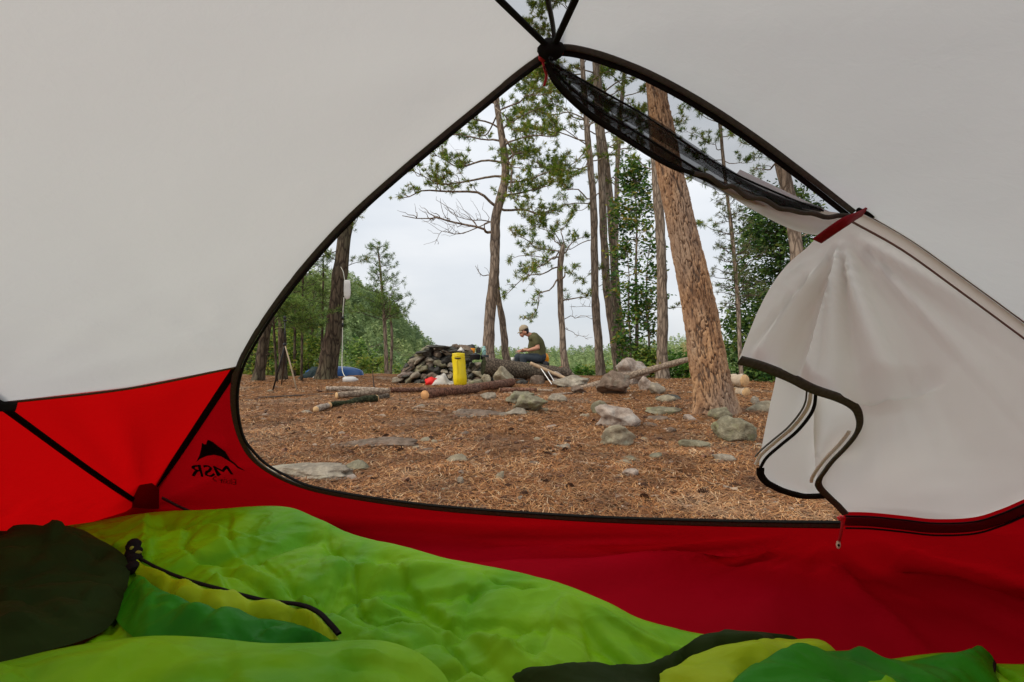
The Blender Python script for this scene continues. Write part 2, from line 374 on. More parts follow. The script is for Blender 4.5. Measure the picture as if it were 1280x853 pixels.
def m_litter():
    m = MAT('fallen_needles'); g = m.n('ShaderNodeNewGeometry')
    c = m.ramp(g.outputs['Random Per Island'], [(0, (.07, .027, .011)), (.3, (.25, .090, .028)), (.6, (.45, .185, .060)), (.88, (.60, .32, .125)), (1, (.74, .54, .33))])
    p = m.vec((1, 1, 1)); a = m.noise(1.6, 4, p, .6, .8)
    c = m.mix(m.ramp(a, [(.38, (.62, .62, .62)), (.56, (0, 0, 0))]), c, (.10, .045, .022)); c = m.mix(m.ramp(a, [(.56, (0, 0, 0)), (.72, (.45, .45, .45))]), c, (.48, .33, .20))
    return m.end(m.bsdf(c, .7, None, .2))
M['litter'] = m_litter()
M['cone'] = m_plain('pine_cone_scales', (.075, .038, .024), .85, .4, 60, .15)
M['deadwood'] = m_plain('dead_twig', (.34, .25, .18), .85, .3, 40, .15)
M['dryyellow'] = m_plain('yellow_vinyl', (.80, .62, .01), .35, .06, 8, .4, .3)
M['redcloth'] = m_plain('red_cloth', (.75, .02, .015), .6, .1, 12, .3)
M['greycloth'] = m_plain('pale_grey_cloth', (.50, .47, .42), .8, .2, 10, .2, .4)
M['orange'] = m_plain('orange_plastic', (.85, .30, .012), .45, .06, 8)
M['blk'] = m_plain('black_plastic', (.018, .018, .02), .45, .15, 20)
M['teal'] = m_plain('teal_bottle', (.30, .52, .47), .3, .05, 8)
M['bluehull'] = m_plain('blue_hull', (.012, .07, .22), .35, .1, 6, .5)
M['darktarp'] = m_plain('dark_teal_tarp', (.012, .03, .03), .6, .25, 6)
M['clear'] = m_plain('milky_plastic', (.70, .68, .64), .35, .05, 5)
M['hose'] = m_plain('pale_hose', (.66, .64, .54), .5, .05, 10)
M['metal'] = m_plain('bright_metal', (.60, .58, .55), .35, .05, 40, .5, .05, .8)
M['stickw'] = m_plain('peeled_stick', (.36, .27, .18), .8, .2, 12, .15)
M['skin'] = m_plain('skin', (.52, .25, .16), .6, .06, 12, .35, .05)
M['tee'] = m_plain('olive_cotton', (.10, .095, .045), .9, .12, 18, .1, .3)
M['trous'] = m_plain('slate_trousers', (.050, .062, .075), .85, .15, 18, .15, .3)
M['cap'] = m_plain('beige_cap', (.36, .29, .20), .85, .1, 30, .1)
M['hair'] = m_plain('dark_hair', (.018, .012, .010), .7, .3, 90, .3)
M['boot'] = m_plain('dark_boots', (.03, .028, .026), .7, .2, 30)
M['birch'] = m_plain('firewood_bark', (.46, .37, .27), .85, .25, 12, .15)
#PART2
# ================================================================== cloth sheets
def dens(P, res):
    P = np.asarray(P, float); o = []
    for i in range(len(P)):
        a, b = P[i], P[(i + 1) % len(P)]; n = max(1, int(round(np.linalg.norm(b - a) / res)))
        for k in range(n): o.append(a + (b - a) * k / n)
    return np.array(o)
def seg_dist(X, B):
    A = B; C = np.roll(B, -1, 0); d = C - A; L2 = (d ** 2).sum(1) + 1e-12; best = np.full(len(X), 1e9)
    for i in range(0, len(X), 2000):
        x = X[i:i + 2000, None, :] - A[None]
        t = np.clip((x * d[None]).sum(2) / L2[None], 0, 1)
        best[i:i + 2000] = np.sqrt(((x - t[..., None] * d[None]) ** 2).sum(2)).min(1)
    return best
def inside(X, B):
    x, y = X[:, 0], X[:, 1]; c = np.zeros(len(X), bool); j = len(B) - 1
    for i in range(len(B)):
        xi, yi, xj, yj = *B[i], *B[j]
        m = ((yi > y) != (yj > y)) & (x < (xj - xi) * (y - yi) / ((yj - yi) + 1e-15) + xi); c ^= m; j = i
    return c
def tri2(B, res):
    "triangulate the closed outline B (2-D, already dense) with a fine even lattice inside"
    lo, hi = B.min(0), B.max(0); xs = np.arange(lo[0], hi[0], res); ys = np.arange(lo[1], hi[1], res * .87)
    G = np.array([(x + (res / 2 if k & 1 else 0), y) for k, y in enumerate(ys) for x in xs]).reshape(-1, 2)
    G = G[inside(G, B)] if len(G) else G
    if len(G): G = G[seg_dist(G, B) > .45 * res]
    V = [Vector(p) for p in np.r_[B, G].tolist()]
    r = delaunay_2d_cdt(V, [], [list(range(len(B)))], 1, 1e-7)
    V2 = np.array([v[:] for v in r[0]]); T = np.array([f for f in r[2] if len(f) == 3]); return V2, T
def sheet(name, pts, mat, parent, res=.03, bulge=0., brad=.2, fn=None, toward=(.05, .5, .45), label=None, up=False):
    P = dens(pts, res); c = P.mean(0)
    if up: n = np.array([0, 0, 1.]); u = np.array([1., 0, 0])
    else:
        u_, s_, vt = np.linalg.svd(P - c); n = vt[2]; u = vt[0]
        if np.dot(np.array(toward) - c, n) < 0: n = -n
    v = np.cross(n, u); B = np.c_[(P - c) @ u, (P - c) @ v]; hb = (P - c) @ n
    V2, T = tri2(B, res); H = np.zeros(len(V2))
    for i in range(0, len(V2), 2000):
        d = ((V2[i:i + 2000, None] - B[None]) ** 2).sum(2) + 1e-9; w = d ** -1.6; H[i:i + 2000] = (w * hb).sum(1) / w.sum(1)
    D = seg_dist(V2, B); k = 1 - (1 - np.clip(D / brad, 0, 1)) ** 2
    X = c + V2[:, :1] * u + V2[:, 1:] * v + H[:, None] * n
    off = bulge * k
    if fn is not None: off = off + fn(X, D)
    X = X + off[:, None] * n
    a = X[T[:, 1]] - X[T[:, 0]]; b = X[T[:, 2]] - X[T[:, 0]]
    if (np.cross(a, b) @ n).mean() < 0: T = T[:, ::-1]
    return MB().add(X, T).build(name, mat, parent, label=label)
def ribbon(name, P, width, thick, mat, parent, nrm, lift=.002, label=None, wob=0, flat=False):
    "flat tape with thickness along P; nrm = direction it faces"
    P = np.asarray(P, float); n = len(P); Tn = np.gradient(P, axis=0); Tn /= np.linalg.norm(Tn, axis=1)[:, None] + 1e-12
    NN = np.tile(np.asarray(nrm, float), (n, 1)) if np.ndim(nrm) == 1 else np.asarray(nrm, float)
    S = np.cross(Tn, NN); S /= np.linalg.norm(S, axis=1)[:, None] + 1e-12; U = np.cross(S, Tn)
    w = np.full(n, width) if np.isscalar(width) else np.asarray(width)
    if wob: P = P + U * (wob * vn(P * 40, 5))[:, None]
    sec = [(-.5, 0), (-.46, .9), (-.2, 1.), (.2, 1.), (.46, .9), (.5, 0)]
    V = np.stack([P + S * (a * w)[:, None] + U * (lift + thick * b) for a, b in sec], 1).reshape(-1, 3); k = len(sec)
    i = np.arange(n - 1)[:, None] * k; j = np.arange(k - 1 if flat else k)[None]; j2 = (j + 1) % k
    Q = np.stack([i + j, i + k + j, i + k + j2, i + j2], -1).reshape(-1, 4)
    return MB().add(V, None, Q).build(name, mat, parent, label=label)

# ------------------------------------------------------------------ the tent: geometry of the leaning door wall
KB, KS, Y0 = .246, .84, 1.646             # wall plane: y = Y0 - KB x - KS z
WN = -np.array([KB, 1, KS]); WN /= np.linalg.norm(WN)       # faces the inside
def PW(px, py, off=0.):
    r = ray(px, py); d = (Y0 - KS * CAMZ) / (1 + KB * r[0] + KS * r[2])
    p = at(px, py, d); return p + (np.array([0, 0, CAMZ]) - p) * (off / .859)
BL = np.array([-1.44, 2.0, 0]); E = np.array([1, -KB, 0]); E /= np.linalg.norm(E)
G_ = np.array([-E[1], E[0], 0]) * -1      # horizontal, towards the inside
S_ = np.cross(E, WN); S_ = S_ if S_[2] > 0 else -S_
SG, SZ = float(S_ @ G_), float(S_[2])
def uv(p): q = np.asarray(p) - BL; v = q[2] / SZ; return np.array([float((q - v * S_) @ E), v])
A_ = .14
def wallmap(U, off):
    u, v = U[:, 0], U[:, 1]; t = np.clip((v + A_) / (2 * A_), 0, 1)
    gg = np.where(v < -A_, -v, 0) + np.where(v >= -A_, A_ + 2 * A_ * (-t + (SG + 1) * t * t / 2), 0) + np.where(v > A_, (v - A_) * SG, 0)
    zz = np.where(v > -A_, 2 * A_ * SZ * t * t / 2, 0) + np.where(v > A_, (v - A_) * SZ, 0)
    nz_ = t[:, None] * WN + (1 - t[:, None]) * np.array([0, 0, 1.]); nz_ /= np.linalg.norm(nz_, axis=1)[:, None]
    return BL + u[:, None] * E + gg[:, None] * G_ + zz[:, None] * np.array([0, 0, 1.]) + off[:, None] * nz_
TENT = thing('tent', 'red and white dome tent with its door unzipped, seen from inside around the sleeping bag', 'tent', (0, .7, 0))
H = PW(690, 60); P1 = PW(296, 458); P2 = at(0, 503, 1.15)
door_px = crom([(690, 62), (648, 92), (600, 131), (550, 172), (500, 214), (440, 268), (390, 322), (346, 378), (316, 424), (299, 458),
                (293, 492), (297, 530), (312, 566), (340, 590), (385, 609), (450, 622), (540, 634), (640, 642), (760, 649), (900, 653), (1050, 655)], 6)
DOOR = np.array([PW(*p) for p in door_px])
seamR_px = crom([(697, 58), (720, 60), (752, 68), (800, 86), (850, 111), (900, 141), (950, 175), (1010, 220), (1066, 264)], 6)
SEAMR = np.array([PW(*p) for p in seamR_px])
seam2_px = crom([(1066, 264), (1130, 300), (1200, 350), (1280, 409), (1400, 500)], 6); SEAM2 = np.array([PW(*p) for p in seam2_px])
lowR_px = crom([(1056, 640), (1090, 641), (1130, 645), (1169, 649), (1216, 647), (1250, 637), (1285, 622), (1400, 570)], 6); LOWR = np.array([PW(*p) for p in lowR_px])
R3 = SEAM2[-1]; R3b = LOWR[-1]
i1 = int(np.argmin(np.linalg.norm(door_px - (299, 458), axis=1))) // 6 * 6
# --- red lower front wall running into the floor
def folds(apex, k, amp, seed, r0=.05, r1=1.2, lo=-9, hi=9):
    ap = uv(apex)
    def f(U):
        d = U - ap; r = np.hypot(*d.T); th = np.arctan2(d[:, 1], d[:, 0]); q = np.c_[th * k, r * .8, r * 0]
        return amp * (1 + 1.3 * smooth(.2, .9, r)) * (vn(q, seed) + .5 * vn(q * (2.1, 1, 1), seed + 3)) * smooth(0, r0 * 4, r) * (1 - smooth(r1 * .6, r1, r)) * (th > lo) * (th < hi)
    return f
fA = folds(PW(1052, 657), 8, .052, 4, .08, 1.9); fB = folds(BL, 12, .012, 8, .05, 1.1); fC = folds(PW(1200, 655), 5, .010, 14, .1, 1.4)
outl = [P1] + list(DOOR[i1 + 1:]) + list(LOWR)
poly = np.array([uv(p) for p in outl])
poly = np.r_[poly, [[3.35, poly[-1][1]], [3.35, -.95], [-.45, -.95], [-.45, 0.0], uv(BL)]]
poly = dens(poly, .025)
V2, T2 = tri2(poly, .025); D = seg_dist(V2, poly); kk = smooth(0, .12, D)
zc = V2 * 1.0
def pull(U):
    "tension folds running from the zipper corner down and to the left"
    d = U - uv(PW(1052, 657)); r = np.hypot(*d.T); a = np.arctan2(-d[:, 1], -d[:, 0]); z = 0
    for am, c, wd_, r0_, r1_ in ((1, .10, .035, .1, 1.3), (-.8, .19, .03, .1, 1.4), (1.1, .30, .04, .08, 1.5), (-1, .43, .045, .08, 1.3), (1.2, .60, .06, .06, 1.3), (-.8, .80, .06, .06, 1.1), (1, 1.02, .08, .05, 1.0), (-.7, 1.35, .10, .05, .8), (.8, 1.75, .12, .05, .7), (.6, 2.3, .16, .05, .7)):
        z = z + am * np.exp(-((a - c - .03 * np.sin(r * 5 + c * 9)) / wd_) ** 2) * smooth(r0_ * .3, r0_ * 3, r) * (1 - smooth(r1_ * .6, r1_, r)) * np.minimum(r, .5) * wd_ * .75
    return z
off = kk * smooth(-.95, -.05, V2[:, 1]) * (pull(V2) + .4 * fA(V2) + fB(V2) + fC(V2) + .006 * fbm(np.c_[V2 * 3, V2[:, 0] * 0], 3, 2))
X = wallmap(V2, off); X[:, 2] = np.maximum(X[:, 2], .003 + .25 * np.clip(X[:, 2] + .02, -.02, .02))
M['redlow'] = m_fabric('crimson_nylon', (.44, .0018, .010), (.50, .002, .013), .42, (.50, .002, .006), .7, bump=.10, spec=.02)
MB().add(X, T2).build('lower_wall_panel', M['redlow'], TENT)
# --- left end: red triangle between the poles, white panel above, red end wall
def billow(a, s, sc=2.2):
    return lambda X, D: a * fbm(X * sc, 3, s) * np.clip(D / .1, 0, 1)
def tri_f(X, D):
    d = X - BL; r = np.linalg.norm(d, axis=1); th = np.arctan2(d[:, 2], d[:, 0]); return (.020 * vn(np.c_[th * 13, r * .7, r * 0], 31) + .008 * fbm(X * 3, 2, 4)) * np.clip(D / .08, 0, 1) * (1 - smooth(.6, 1.1, r) * .6)
sheet('corner_panel', [BL, P1, P2], M['red'], TENT, .025, -.02, .3, tri_f)
L3 = np.array([-1.55, .45, .50]); L4 = np.array([-1.35, -.5, .5]); B3 = np.array([-1.80, .55, 0]); B4 = np.array([-1.6, -.75, 0])
M1 = at(627, -2, .621); M2 = at(718, -2, .621); M1b = np.array([-.355, 0, .95]); M2b = np.array([.1586, 0, .95]); M1c = np.array([-.62, -.5, .55]); M2c = np.array([.42, -.5, .55])
up_edge = [p for p in DOOR[:i1 + 1]]
def wf(X, D):
    t_ = 0
    for c_, k_ in ((H, 9), (P1, 11), (P2, 9)):
        d_ = X - c_; r_2 = np.linalg.norm(d_, axis=1); a_2 = np.arctan2(d_[:, 2], d_[:, 0] + .6 * d_[:, 1]); t_ = t_ + .006 * vn(np.c_[a_2 * k_, r_2 * .6, r_2 * 0], 61) * smooth(0, .15, r_2) * (1 - smooth(.25, .75, r_2))
    return t_ * np.clip(D / .05, 0, 1) + (.016 * fbm(X * 1.8, 3, 51) + .005 * vn(X @ np.array([[9, 0, 0], [0, 3, 0], [0, 0, 5.]]), 8)) * np.clip(D / .12, 0, 1)
sheet('canopy_panel', up_edge + [P1 * .5 + P2 * .5 + np.array([0, 0, -.012]), P2, L3, L4, M1c, M1b, M1], M['white'], TENT, .035, -.03, .5, wf)
sheet('end_wall_panel', [BL, P2, L3, L4, B4, B3], M['red'], TENT, .035, -.02, .4, tri_f)
# --- right side: white canopy above the seam, red end wall
R4 = np.array([1.75, .25, .50]); R5 = np.array([1.35, -.5, .5]); RB = BL + 3.35 * E; RB4 = np.array([2.1, .1, 0]); RB5 = np.array([1.6, -.75, 0])
sheet('canopy_panel', [H] + list(SEAMR) + list(SEAM2[1:]) + [R4, R5, M2c, M2b, M2], M['white'], TENT, .035, -.03, .5, wf)
sheet('end_wall_panel', [R3, R3b, RB, RB4, RB5, R5, R4], M['red'], TENT, .05, -.02, .4, billow(.012, 66))
# --- roof net towards the back and the red back wall
sheet('roof_net', [H, M2, M2b, M1b, M1], M['net2'], TENT, .05, 0, .2)
sheet('back_net', [M1b, M2b, M2c, M1c], M['net'], TENT, .06, 0, .2)
sheet('back_wall_panel', [M1c, M2c, R5, RB5, B4, L4], M['red'], TENT, .08, 0, .2)
ribbon('pole_seam_and_shadow', crom([H, M1, M1b, M1c], 8), .009, .004, M['black'], TENT, (0, .35, -.9))
ribbon('pole_seam_and_shadow', crom([H, M2, M2b, M2c], 8), .009, .004, M['black'], TENT, (0, .35, -.9))
ribbon('pole', crom([H + (.004, .0, .01), at(683, -2, .64) + (0, 0, .01), np.array([-.08, 0, .97])], 8), .006, .006, M['grey'], TENT, (0, .35, -.9), lift=0)
# --- floor under the bags
sheet('floor_panel', [np.array(p) for p in [(-1.75, 1.35, -.006), (2.1, .9, -.006), (1.6, -.75, -.006), (-1.6, -.75, -.006)]], M['redfloor'], TENT, .06, 0, .2)
# --- seams and bindings, with the pole shadows laid on as dark tape
nA = np.array([.0, -1, 0])
def outward(px_list, off=.004): return [PW(x, y, off) for x, y in px_list]
ribbon('door_binding', DOOR[:i1 + 1], .013, .004, M['grey'], TENT, WN, .002)
inner = crom([(p[0] + (5 if p[1] < 600 else 0), p[1] + (3 if p[1] < 560 else -4)) for p in door_px[::4]], 4)
ribbon('door_zipper', [PW(*p, .001) for p in inner], .006, .007, M['black'], TENT, WN, .002)
ribbon('door_binding', DOOR[i1:], np.r_[np.linspace(.020, .022, len(DOOR) - i1 - 30), np.linspace(.022, .028, 30)], .004, M['grey'], TENT, WN, .002)
MBz = MB()
for p in DOOR[i1 + 6::1]:
    pass
ribbon('canopy_seam', SEAMR, .009, .004, M['grey'], TENT, WN, .002)
ribbon('canopy_seam_lining', [PW(p[0] - 3, p[1] + 8, .0) for p in seamR_px[2:]], .008, .002, M['black'], TENT, WN, .001)
for dx, dy, w, mt in ((0, 4, .017, 'whiteseam'), (4, -4, .003, 'brownseam'), (-4, 11, .003, 'brownseam')):
    ribbon('door_hinge_seam', [PW(p[0] + dx, p[1] + dy, .002) for p in seam2_px], w, .003 if mt == 'brownseam' else .0015, M[mt], TENT, WN, .003 if mt == 'brownseam' else .001, flat=True)
ribbon('lower_door_seam', [PW(p[0], p[1] + 10, .002) for p in lowR_px], .037, .003, M['redseam'], TENT, WN, .003)
ribbon('seam_stitching', [PW(p[0], p[1] + 3, .004) for p in lowR_px], .0035, .003, M['print'], TENT, WN, .004)
ribbon('seam_stitching', [PW(p[0], p[1] + 18, .004) for p in lowR_px], .0045, .003, M['print'], TENT, WN, .004)
tn = np.cross(P1 - BL, P2 - BL); tn /= np.linalg.norm(tn); tn = tn if tn @ (np.array([0, .5, .4]) - BL) > 0 else -tn
cp = (P1 + P2) / 2
ribbon('panel_seam', crom([P2, P2 * .5 + P1 * .5 + np.array([0, 0, -.012]), P1], 8), .010, .002, M['brownseam'], TENT, tn, .002)
ribbon('pole_seam_and_shadow', crom([BL + (.0, 0, .01), (BL + P1) / 2 + tn * -.002, P1], 8), np.linspace(.024, .018, 17), .003, M['print'], TENT, (tn + WN) / 2, .003)  # dark strip: clip seam plus the pole's shadow showing through the fabric
ribbon('pole_seam_and_shadow', crom([BL + (0, 0, .01), (BL + P2) / 2, P2], 8), np.linspace(.024, .016, 17), .003, M['print'], TENT, tn, .006)  # second pole: its shadow on the cloth drawn as a dark strip over the seam
ribbon('pole_seam_and_shadow', crom([P2, at(-60, 455, 1.0), at(-180, 330, .8)], 6), .02, .004, M['print'], TENT, (1, 0, 0), .003)
ribbon('corner_webbing', [at(-40, 506, 1.06), at(0, 508, 1.10), at(16, 508, 1.135)], .022, .004, M['black'], TENT, (.6, -.7, 0), .004)
pz = [PW(146, 616, .03), PW(152, 610, .03), PW(190, 604, .03), PW(199, 611, .03), PW(199, 634, .03), PW(192, 655, .03), PW(146, 655, .03), PW(145, 632, .03)]
sheet('corner_patch', pz, M['patch'], TENT, .02, .004, .04)
ribbon('corner_webbing', [PW(203, 622, .03), PW(222, 632, .035), PW(240, 640, .03)], .018, .004, M['grey'], TENT, WN, .0)
# --- printed mark, seen reversed from the inside
def flat(px_list): return np.array([PW(x, y, 0) for x, y in px_list])
LOGO = thing_l = None
def on_wall(px, py, off):
    p = PW(px, py); u_ = uv(p); return p, u_
def lift_to_cloth(P, extra=.006):
    U = np.array([uv(p) for p in P]); i = np.array([int(np.argmin(((V2 - u_) ** 2).sum(1))) for u_ in U]); return wallmap(U, off[i] + extra)
mtn_px = [(245.5, 577.5), (249, 570), (252, 561), (253.5, 552.5), (256, 555.5), (258, 555), (259.5, 550.5), (261.5, 549), (266, 552.5), (272, 559), (280, 567), (288, 575),
          (293, 580), (296, 586), (300, 591), (303, 593.5), (299, 592), (295, 588), (291.5, 581.5), (285, 576), (276, 572), (266, 570.8), (257, 571.5), (250, 574)]
P3 = lift_to_cloth(flat(mtn_px)); 
sheet('printed_mountain', P3, M['print'], TENT, .008, 0, .1, toward=(0, .3, .5), label='black printed mountain mark')
def text_on_wall(body, px0, py0, px1, hpx, shear, wt, name, mat, ex=.007):
    "mirrored lettering printed on the outer face: starts at (px0,py0) and runs to the left edge px1"
    cu = bpy.data.curves.new(name, 'FONT'); cu.body = body; cu.shear = shear; cu.offset = wt; cu.bevel_depth = 0; cu.resolution_u = 3; cu.size = 1
    t = bpy.data.objects.new('tmp', cu); COL.objects.link(t); bpy.context.view_layer.update()
    me = bpy.data.meshes.new_from_object(t.evaluated_get(bpy.context.evaluated_depsgraph_get())); bpy.data.objects.remove(t)
    V = np.array([v.co[:] for v in me.vertices]); Fc = [tuple(p.vertices) for p in me.polygons]
    V[:, :2] -= V[:, :2].min(0); w, h = V[:, 0].max(), V[:, 1].max()
    Pp = [(px0 - (px0 - px1) * x / w, py0 + (3.2 * (x / w) * 0) - hpx * y / h - 3.0 * (x / w)) for x, y in V[:, :2]]
    X = lift_to_cloth(flat(Pp), ex); me2 = bpy.data.meshes.new(name)
    me2.from_pydata((X - np.array(parent_loc(TENT))).tolist(), [], [f[::-1] for f in Fc]); me2.update()
    return obj(name, me2, mat, TENT)
for dx_ in (0, .7, 1.3): text_on_wall('MSR', 288 + dx_, 597 + .3 * dx_, 240 + dx_, 13.5, .25, 0.0, 'printed_letters', M['print'], .007 + dx_ * .0006)
text_on_wall('Elixir 2', 295, 607, 265, 6, .1, 0.0, 'printed_small_letters', M['patch'])
# --- hub at the top with red cord ends
hb = MB()
Vh, Th = ICO[3]
q = H + WN * .012
hb.add(Vh * (.021, .016, .014) * (1 + .12 * vn(Vh * 3, 2))[:, None] + q, Th); hb.build('hub', M['black'], TENT)
c1 = MB().tube(crom([PW(678, 72, .006), PW(680, 84, .012), PW(683, 95, .008), PW(680, 108, .01)], 5), .0022, 6)
c1.add(Vh * .0062 + PW(678, 72, .008), Th); c1.add(Vh * .005 + PW(700, 66, .010), Th); c1.build('cord', M['redcord'], TENT)

# --- rolled net along the door
def pxs(L_, off): return [PW(x, y, o) for (x, y), o in zip(L_, off if hasattr(off, '__len__') else [off] * len(L_))]
up_px = [tuple(p) for p in seamR_px]
lo_px = crom([(684, 78), (700, 102), (735, 135), (780, 165), (830, 196), (872, 216), (925, 243), (975, 262), (1030, 272), (1064, 270)], 5)
sheet('door_net', pxs(up_px, 0) + pxs([tuple(p) for p in lo_px[::-1]], .004), M['net'], TENT, .03, .01, .1)
def strip(name, a, b, mat, o0, bul, res=.018, fn=None):
    return sheet(name, pxs([tuple(p) for p in a], o0) + pxs([tuple(p) for p in b[::-1]], o0 + .003), mat, TENT, res, bul, .03, fn)
e1 = crom([(684, 76), (715, 92), (760, 118), (820, 150), (880, 190), (930, 222), (985, 247), (1030, 262)], 5)
e2 = crom([(684, 77), (708, 100), (748, 132), (800, 165), (855, 200), (905, 229), (960, 252), (1020, 266)], 5)
e3 = crom([(684, 78), (695, 103), (730, 138), (778, 170), (828, 201), (870, 220), (925, 246), (985, 266)], 5)
pl = lambda X, D: .004 * vn(X * (14, 14, 60), 3)
strip('rolled_net', e1, e3, M['net2'], .010, .012, fn=pl); strip('rolled_net', e2, e3, M['net2'], .020, .010, fn=pl); strip('rolled_net', e2, e3, M['net2'], .032, .008, fn=pl); strip('rolled_net', e1, e2, M['net'], .026, .008, fn=pl)
for k, (a, b, t, w) in enumerate(((e1, e2, .1, .004), (e1, e2, .55, .005), (e2, e3, .2, .005), (e2, e3, .6, .006), (e2, e3, .95, .010), (e1, e2, .3, .003))):
    n_ = min(len(a), len(b)); q = a[:n_] * (1 - t) + b[:n_] * t; q = q + np.c_[q[:, 0] * 0, 2.0 * np.sin(q[:, 0] * .031 + k * 2)]
    ribbon('net_fold', [PW(x, y, .028 + .002 * k) for x, y in q], w * (2.6 if k % 2 else .6), .003, M['net2' if k % 2 else 'black'], TENT, WN, .0)
ribbon('net_fold', [PW(x, y, .022) for x, y in e3[:24]], .008, .006, M['print'], TENT, WN, 0)
# white part of the rolled door below the net
rw_up = [(872, 214), (900, 226), (930, 236), (975, 256), (1010, 262), (1048, 266)]
rw_lo = [(870, 216), (880, 226), (905, 241), (940, 262), (980, 283), (1012, 293), (1034, 292), (1058, 279)]
fr = lambda X, D: .006 * vn(np.c_[(X @ np.array([.5, 0, 1.])) * 45, X[:, 0] * 3, X[:, 1] * 0], 12) * np.clip(D / .01, 0, 1)
sheet('rolled_door', pxs([tuple(p) for p in crom(rw_up, 4)], .030) + pxs([tuple(p) for p in crom(rw_lo, 4)[::-1]], .034), M['flap'], TENT, .012, .022, .03, fr)
sheet('rolled_door_grey_panel', pxs([(925, 212), (950, 224), (1000, 248), (1040, 266), (1010, 268), (985, 262), (950, 240), (915, 225)], .024), M['white'], TENT, .015, .008, .03)
for a_ in ([(868, 216), (888, 222), (905, 233), (915, 234), (935, 246), (960, 252), (978, 262), (1000, 264), (1030, 270), (1064, 269)],):
    q = crom(a_, 6); q = q + np.c_[q[:, 0] * 0, 1.2 * np.sin(q[:, 0] * .19)]
    ribbon('net_hem', [PW(x, y, .054) for x, y in q], .007, .003, M['grey'], TENT, WN, 0, wob=.003)
# --- hanging door: front sheet, folded-back part, bindings, strap
s_px = crom([(924, 449), (950, 456), (985, 470), (1018, 486), (1050, 497), (1068, 508), (1074, 524), (1070, 540), (1058, 556), (1040, 575), (1026, 594), (1023, 606), (1033, 618), (1046, 630), (1056, 641)], 6)
left_px = crom([(1022, 296), (1006, 312), (985, 330), (965, 356), (948, 388), (934, 422), (924, 449)], 5)
AP = PW(1046, 283)
S2 = np.cross(WN, E)
def flapfold(X, D):
    d = X - AP; a = d @ E; b = -(d @ S_); r = np.hypot(a, b); th = np.arctan2(a, b)
    rid = 1.7 * (-.030 * np.exp(-((th + .02) / .06) ** 2) - .016 * np.exp(-((th - .13) / .06) ** 2) + .016 * np.exp(-((th + .13) / .08) ** 2) - .012 * np.exp(-((th - .42) / .08) ** 2) + .010 * np.exp(-((th - .62) / .12) ** 2) - .012 * np.exp(-((th + .38) / .07) ** 2) + .005 * vn(np.c_[th * 14, r, r * 0], 5) + .0022 * vn(np.c_[th * 38, r * 2, r * 0], 6))
    env = smooth(0, .10, r) * (1 - .7 * smooth(.20, .45, r))
    x_ = d @ E; z_ = -(d @ S_)
    cre = 1.05 * (-.012 * (2.2 * smooth(.315, .322, z_) * (1 - smooth(.322, .38, z_))) * smooth(.02, .08, x_) * (1 - smooth(.13, .24, x_)) + .016 * (2 * smooth(.25, .313, z_) * (1 - smooth(.313, .320, z_))) * smooth(.02, .08, x_) * (1 - smooth(.13, .24, x_)))
    return (rid * env + cre) * np.clip(D / .02, 0, 1) + .006 * fbm(X * 4, 3, 9) * np.clip(D / .05, 0, 1)
def offs(L_, a, b): return list(np.linspace(a, b, len(L_)))
f1 = pxs([tuple(p) for p in left_px], offs(left_px, .035, .06)) + pxs([tuple(p) for p in s_px[1:]], list(.06 * (1 - smooth(40, 84, np.arange(len(s_px) - 1))) + .004))
f1 += pxs([tuple(p) for p in lowR_px[1:]], .003) + pxs([(p[0] - 4, p[1] + 9) for p in seam2_px[::-1]], .003)
sheet('door_flap', f1, M['flap'], TENT, .008, .004, .06, flapfold)
g1_ = pxs([tuple(p) for p in s_px[18:66]], .045) + pxs([(1022, 612), (1019, 580), (1017, 540), (1018, 500)], .012)
sheet('door_flap_fold', g1_, M['flap'], TENT, .010, -.02, .04, lambda X, D: .003 * fbm(X * 14, 2, 3))
g2 = pxs(crom([(972, 462), (962, 510), (953, 555), (949, 582), (954, 598), (968, 608), (995, 617), (1024, 618)], 5).tolist(), .004) + pxs([(1022, 560), (1022, 480)], .0)
sheet('door_flap_fold', g2, M['flap'], TENT, .012, .014, .06, lambda X, D: .004 * fbm(X * 10, 3, 13))
bw = np.interp(np.arange(len(s_px)), [0, 20, 28, 34, 42, 60, 66, 84], [.020, .020, .018, .014, .008, .009, .016, .016])
ribbon('flap_binding', pxs([tuple(p) for p in s_px], list(.06 * (1 - smooth(40, 84, np.arange(len(s_px)))) + .008)), bw, .004, M['grey'], TENT, WN, .002, wob=.001)
z1 = crom([(1019, 490), (1017, 506), (1010, 520), (995, 538), (976, 554), (958, 570), (950, 583)], 6)
ribbon('flap_binding', pxs([tuple(p) for p in z1], .022), .006, .004, M['black'], TENT, WN, .003)
ribbon('flap_binding', pxs([(x - 6, y - 4) for x, y in z1], .021), .007, .003, M['whiteseam'], TENT, WN, .003)
ribbon('flap_binding', pxs([(x - 11, y - 5) for x, y in z1[:-4]], .021), .003, .003, M['grey'], TENT, WN, .003)
z3 = s_px[42:66]
ribbon('flap_piping', pxs([(x - 9, y - 3) for x, y in z3], .035), .007, .003, M['whiteseam'], TENT, WN, .003)
z2 = crom([(950, 583), (951, 593), (962, 604), (980, 612), (1003, 618), (1030, 618)], 6)
ribbon('flap_binding', pxs([tuple(p) for p in z2], .016), .017, .005, M['black'], TENT, WN, .003, wob=.002)
st = np.array([PW(1022, 298, .055), PW(1040, 285.5, .066), PW(1058, 273.5, .062), PW(1076, 263, .012)])
ribbon('tieback_strap', crom(st, 6), .0165, .003, M['strap'], TENT, WN, .004)
MB().tube(crom([PW(1072, 262, .012), PW(1084, 266, .012), PW(1092, 270, .008)], 4), .004, 6).build('strap_toggle', M['black'], TENT)
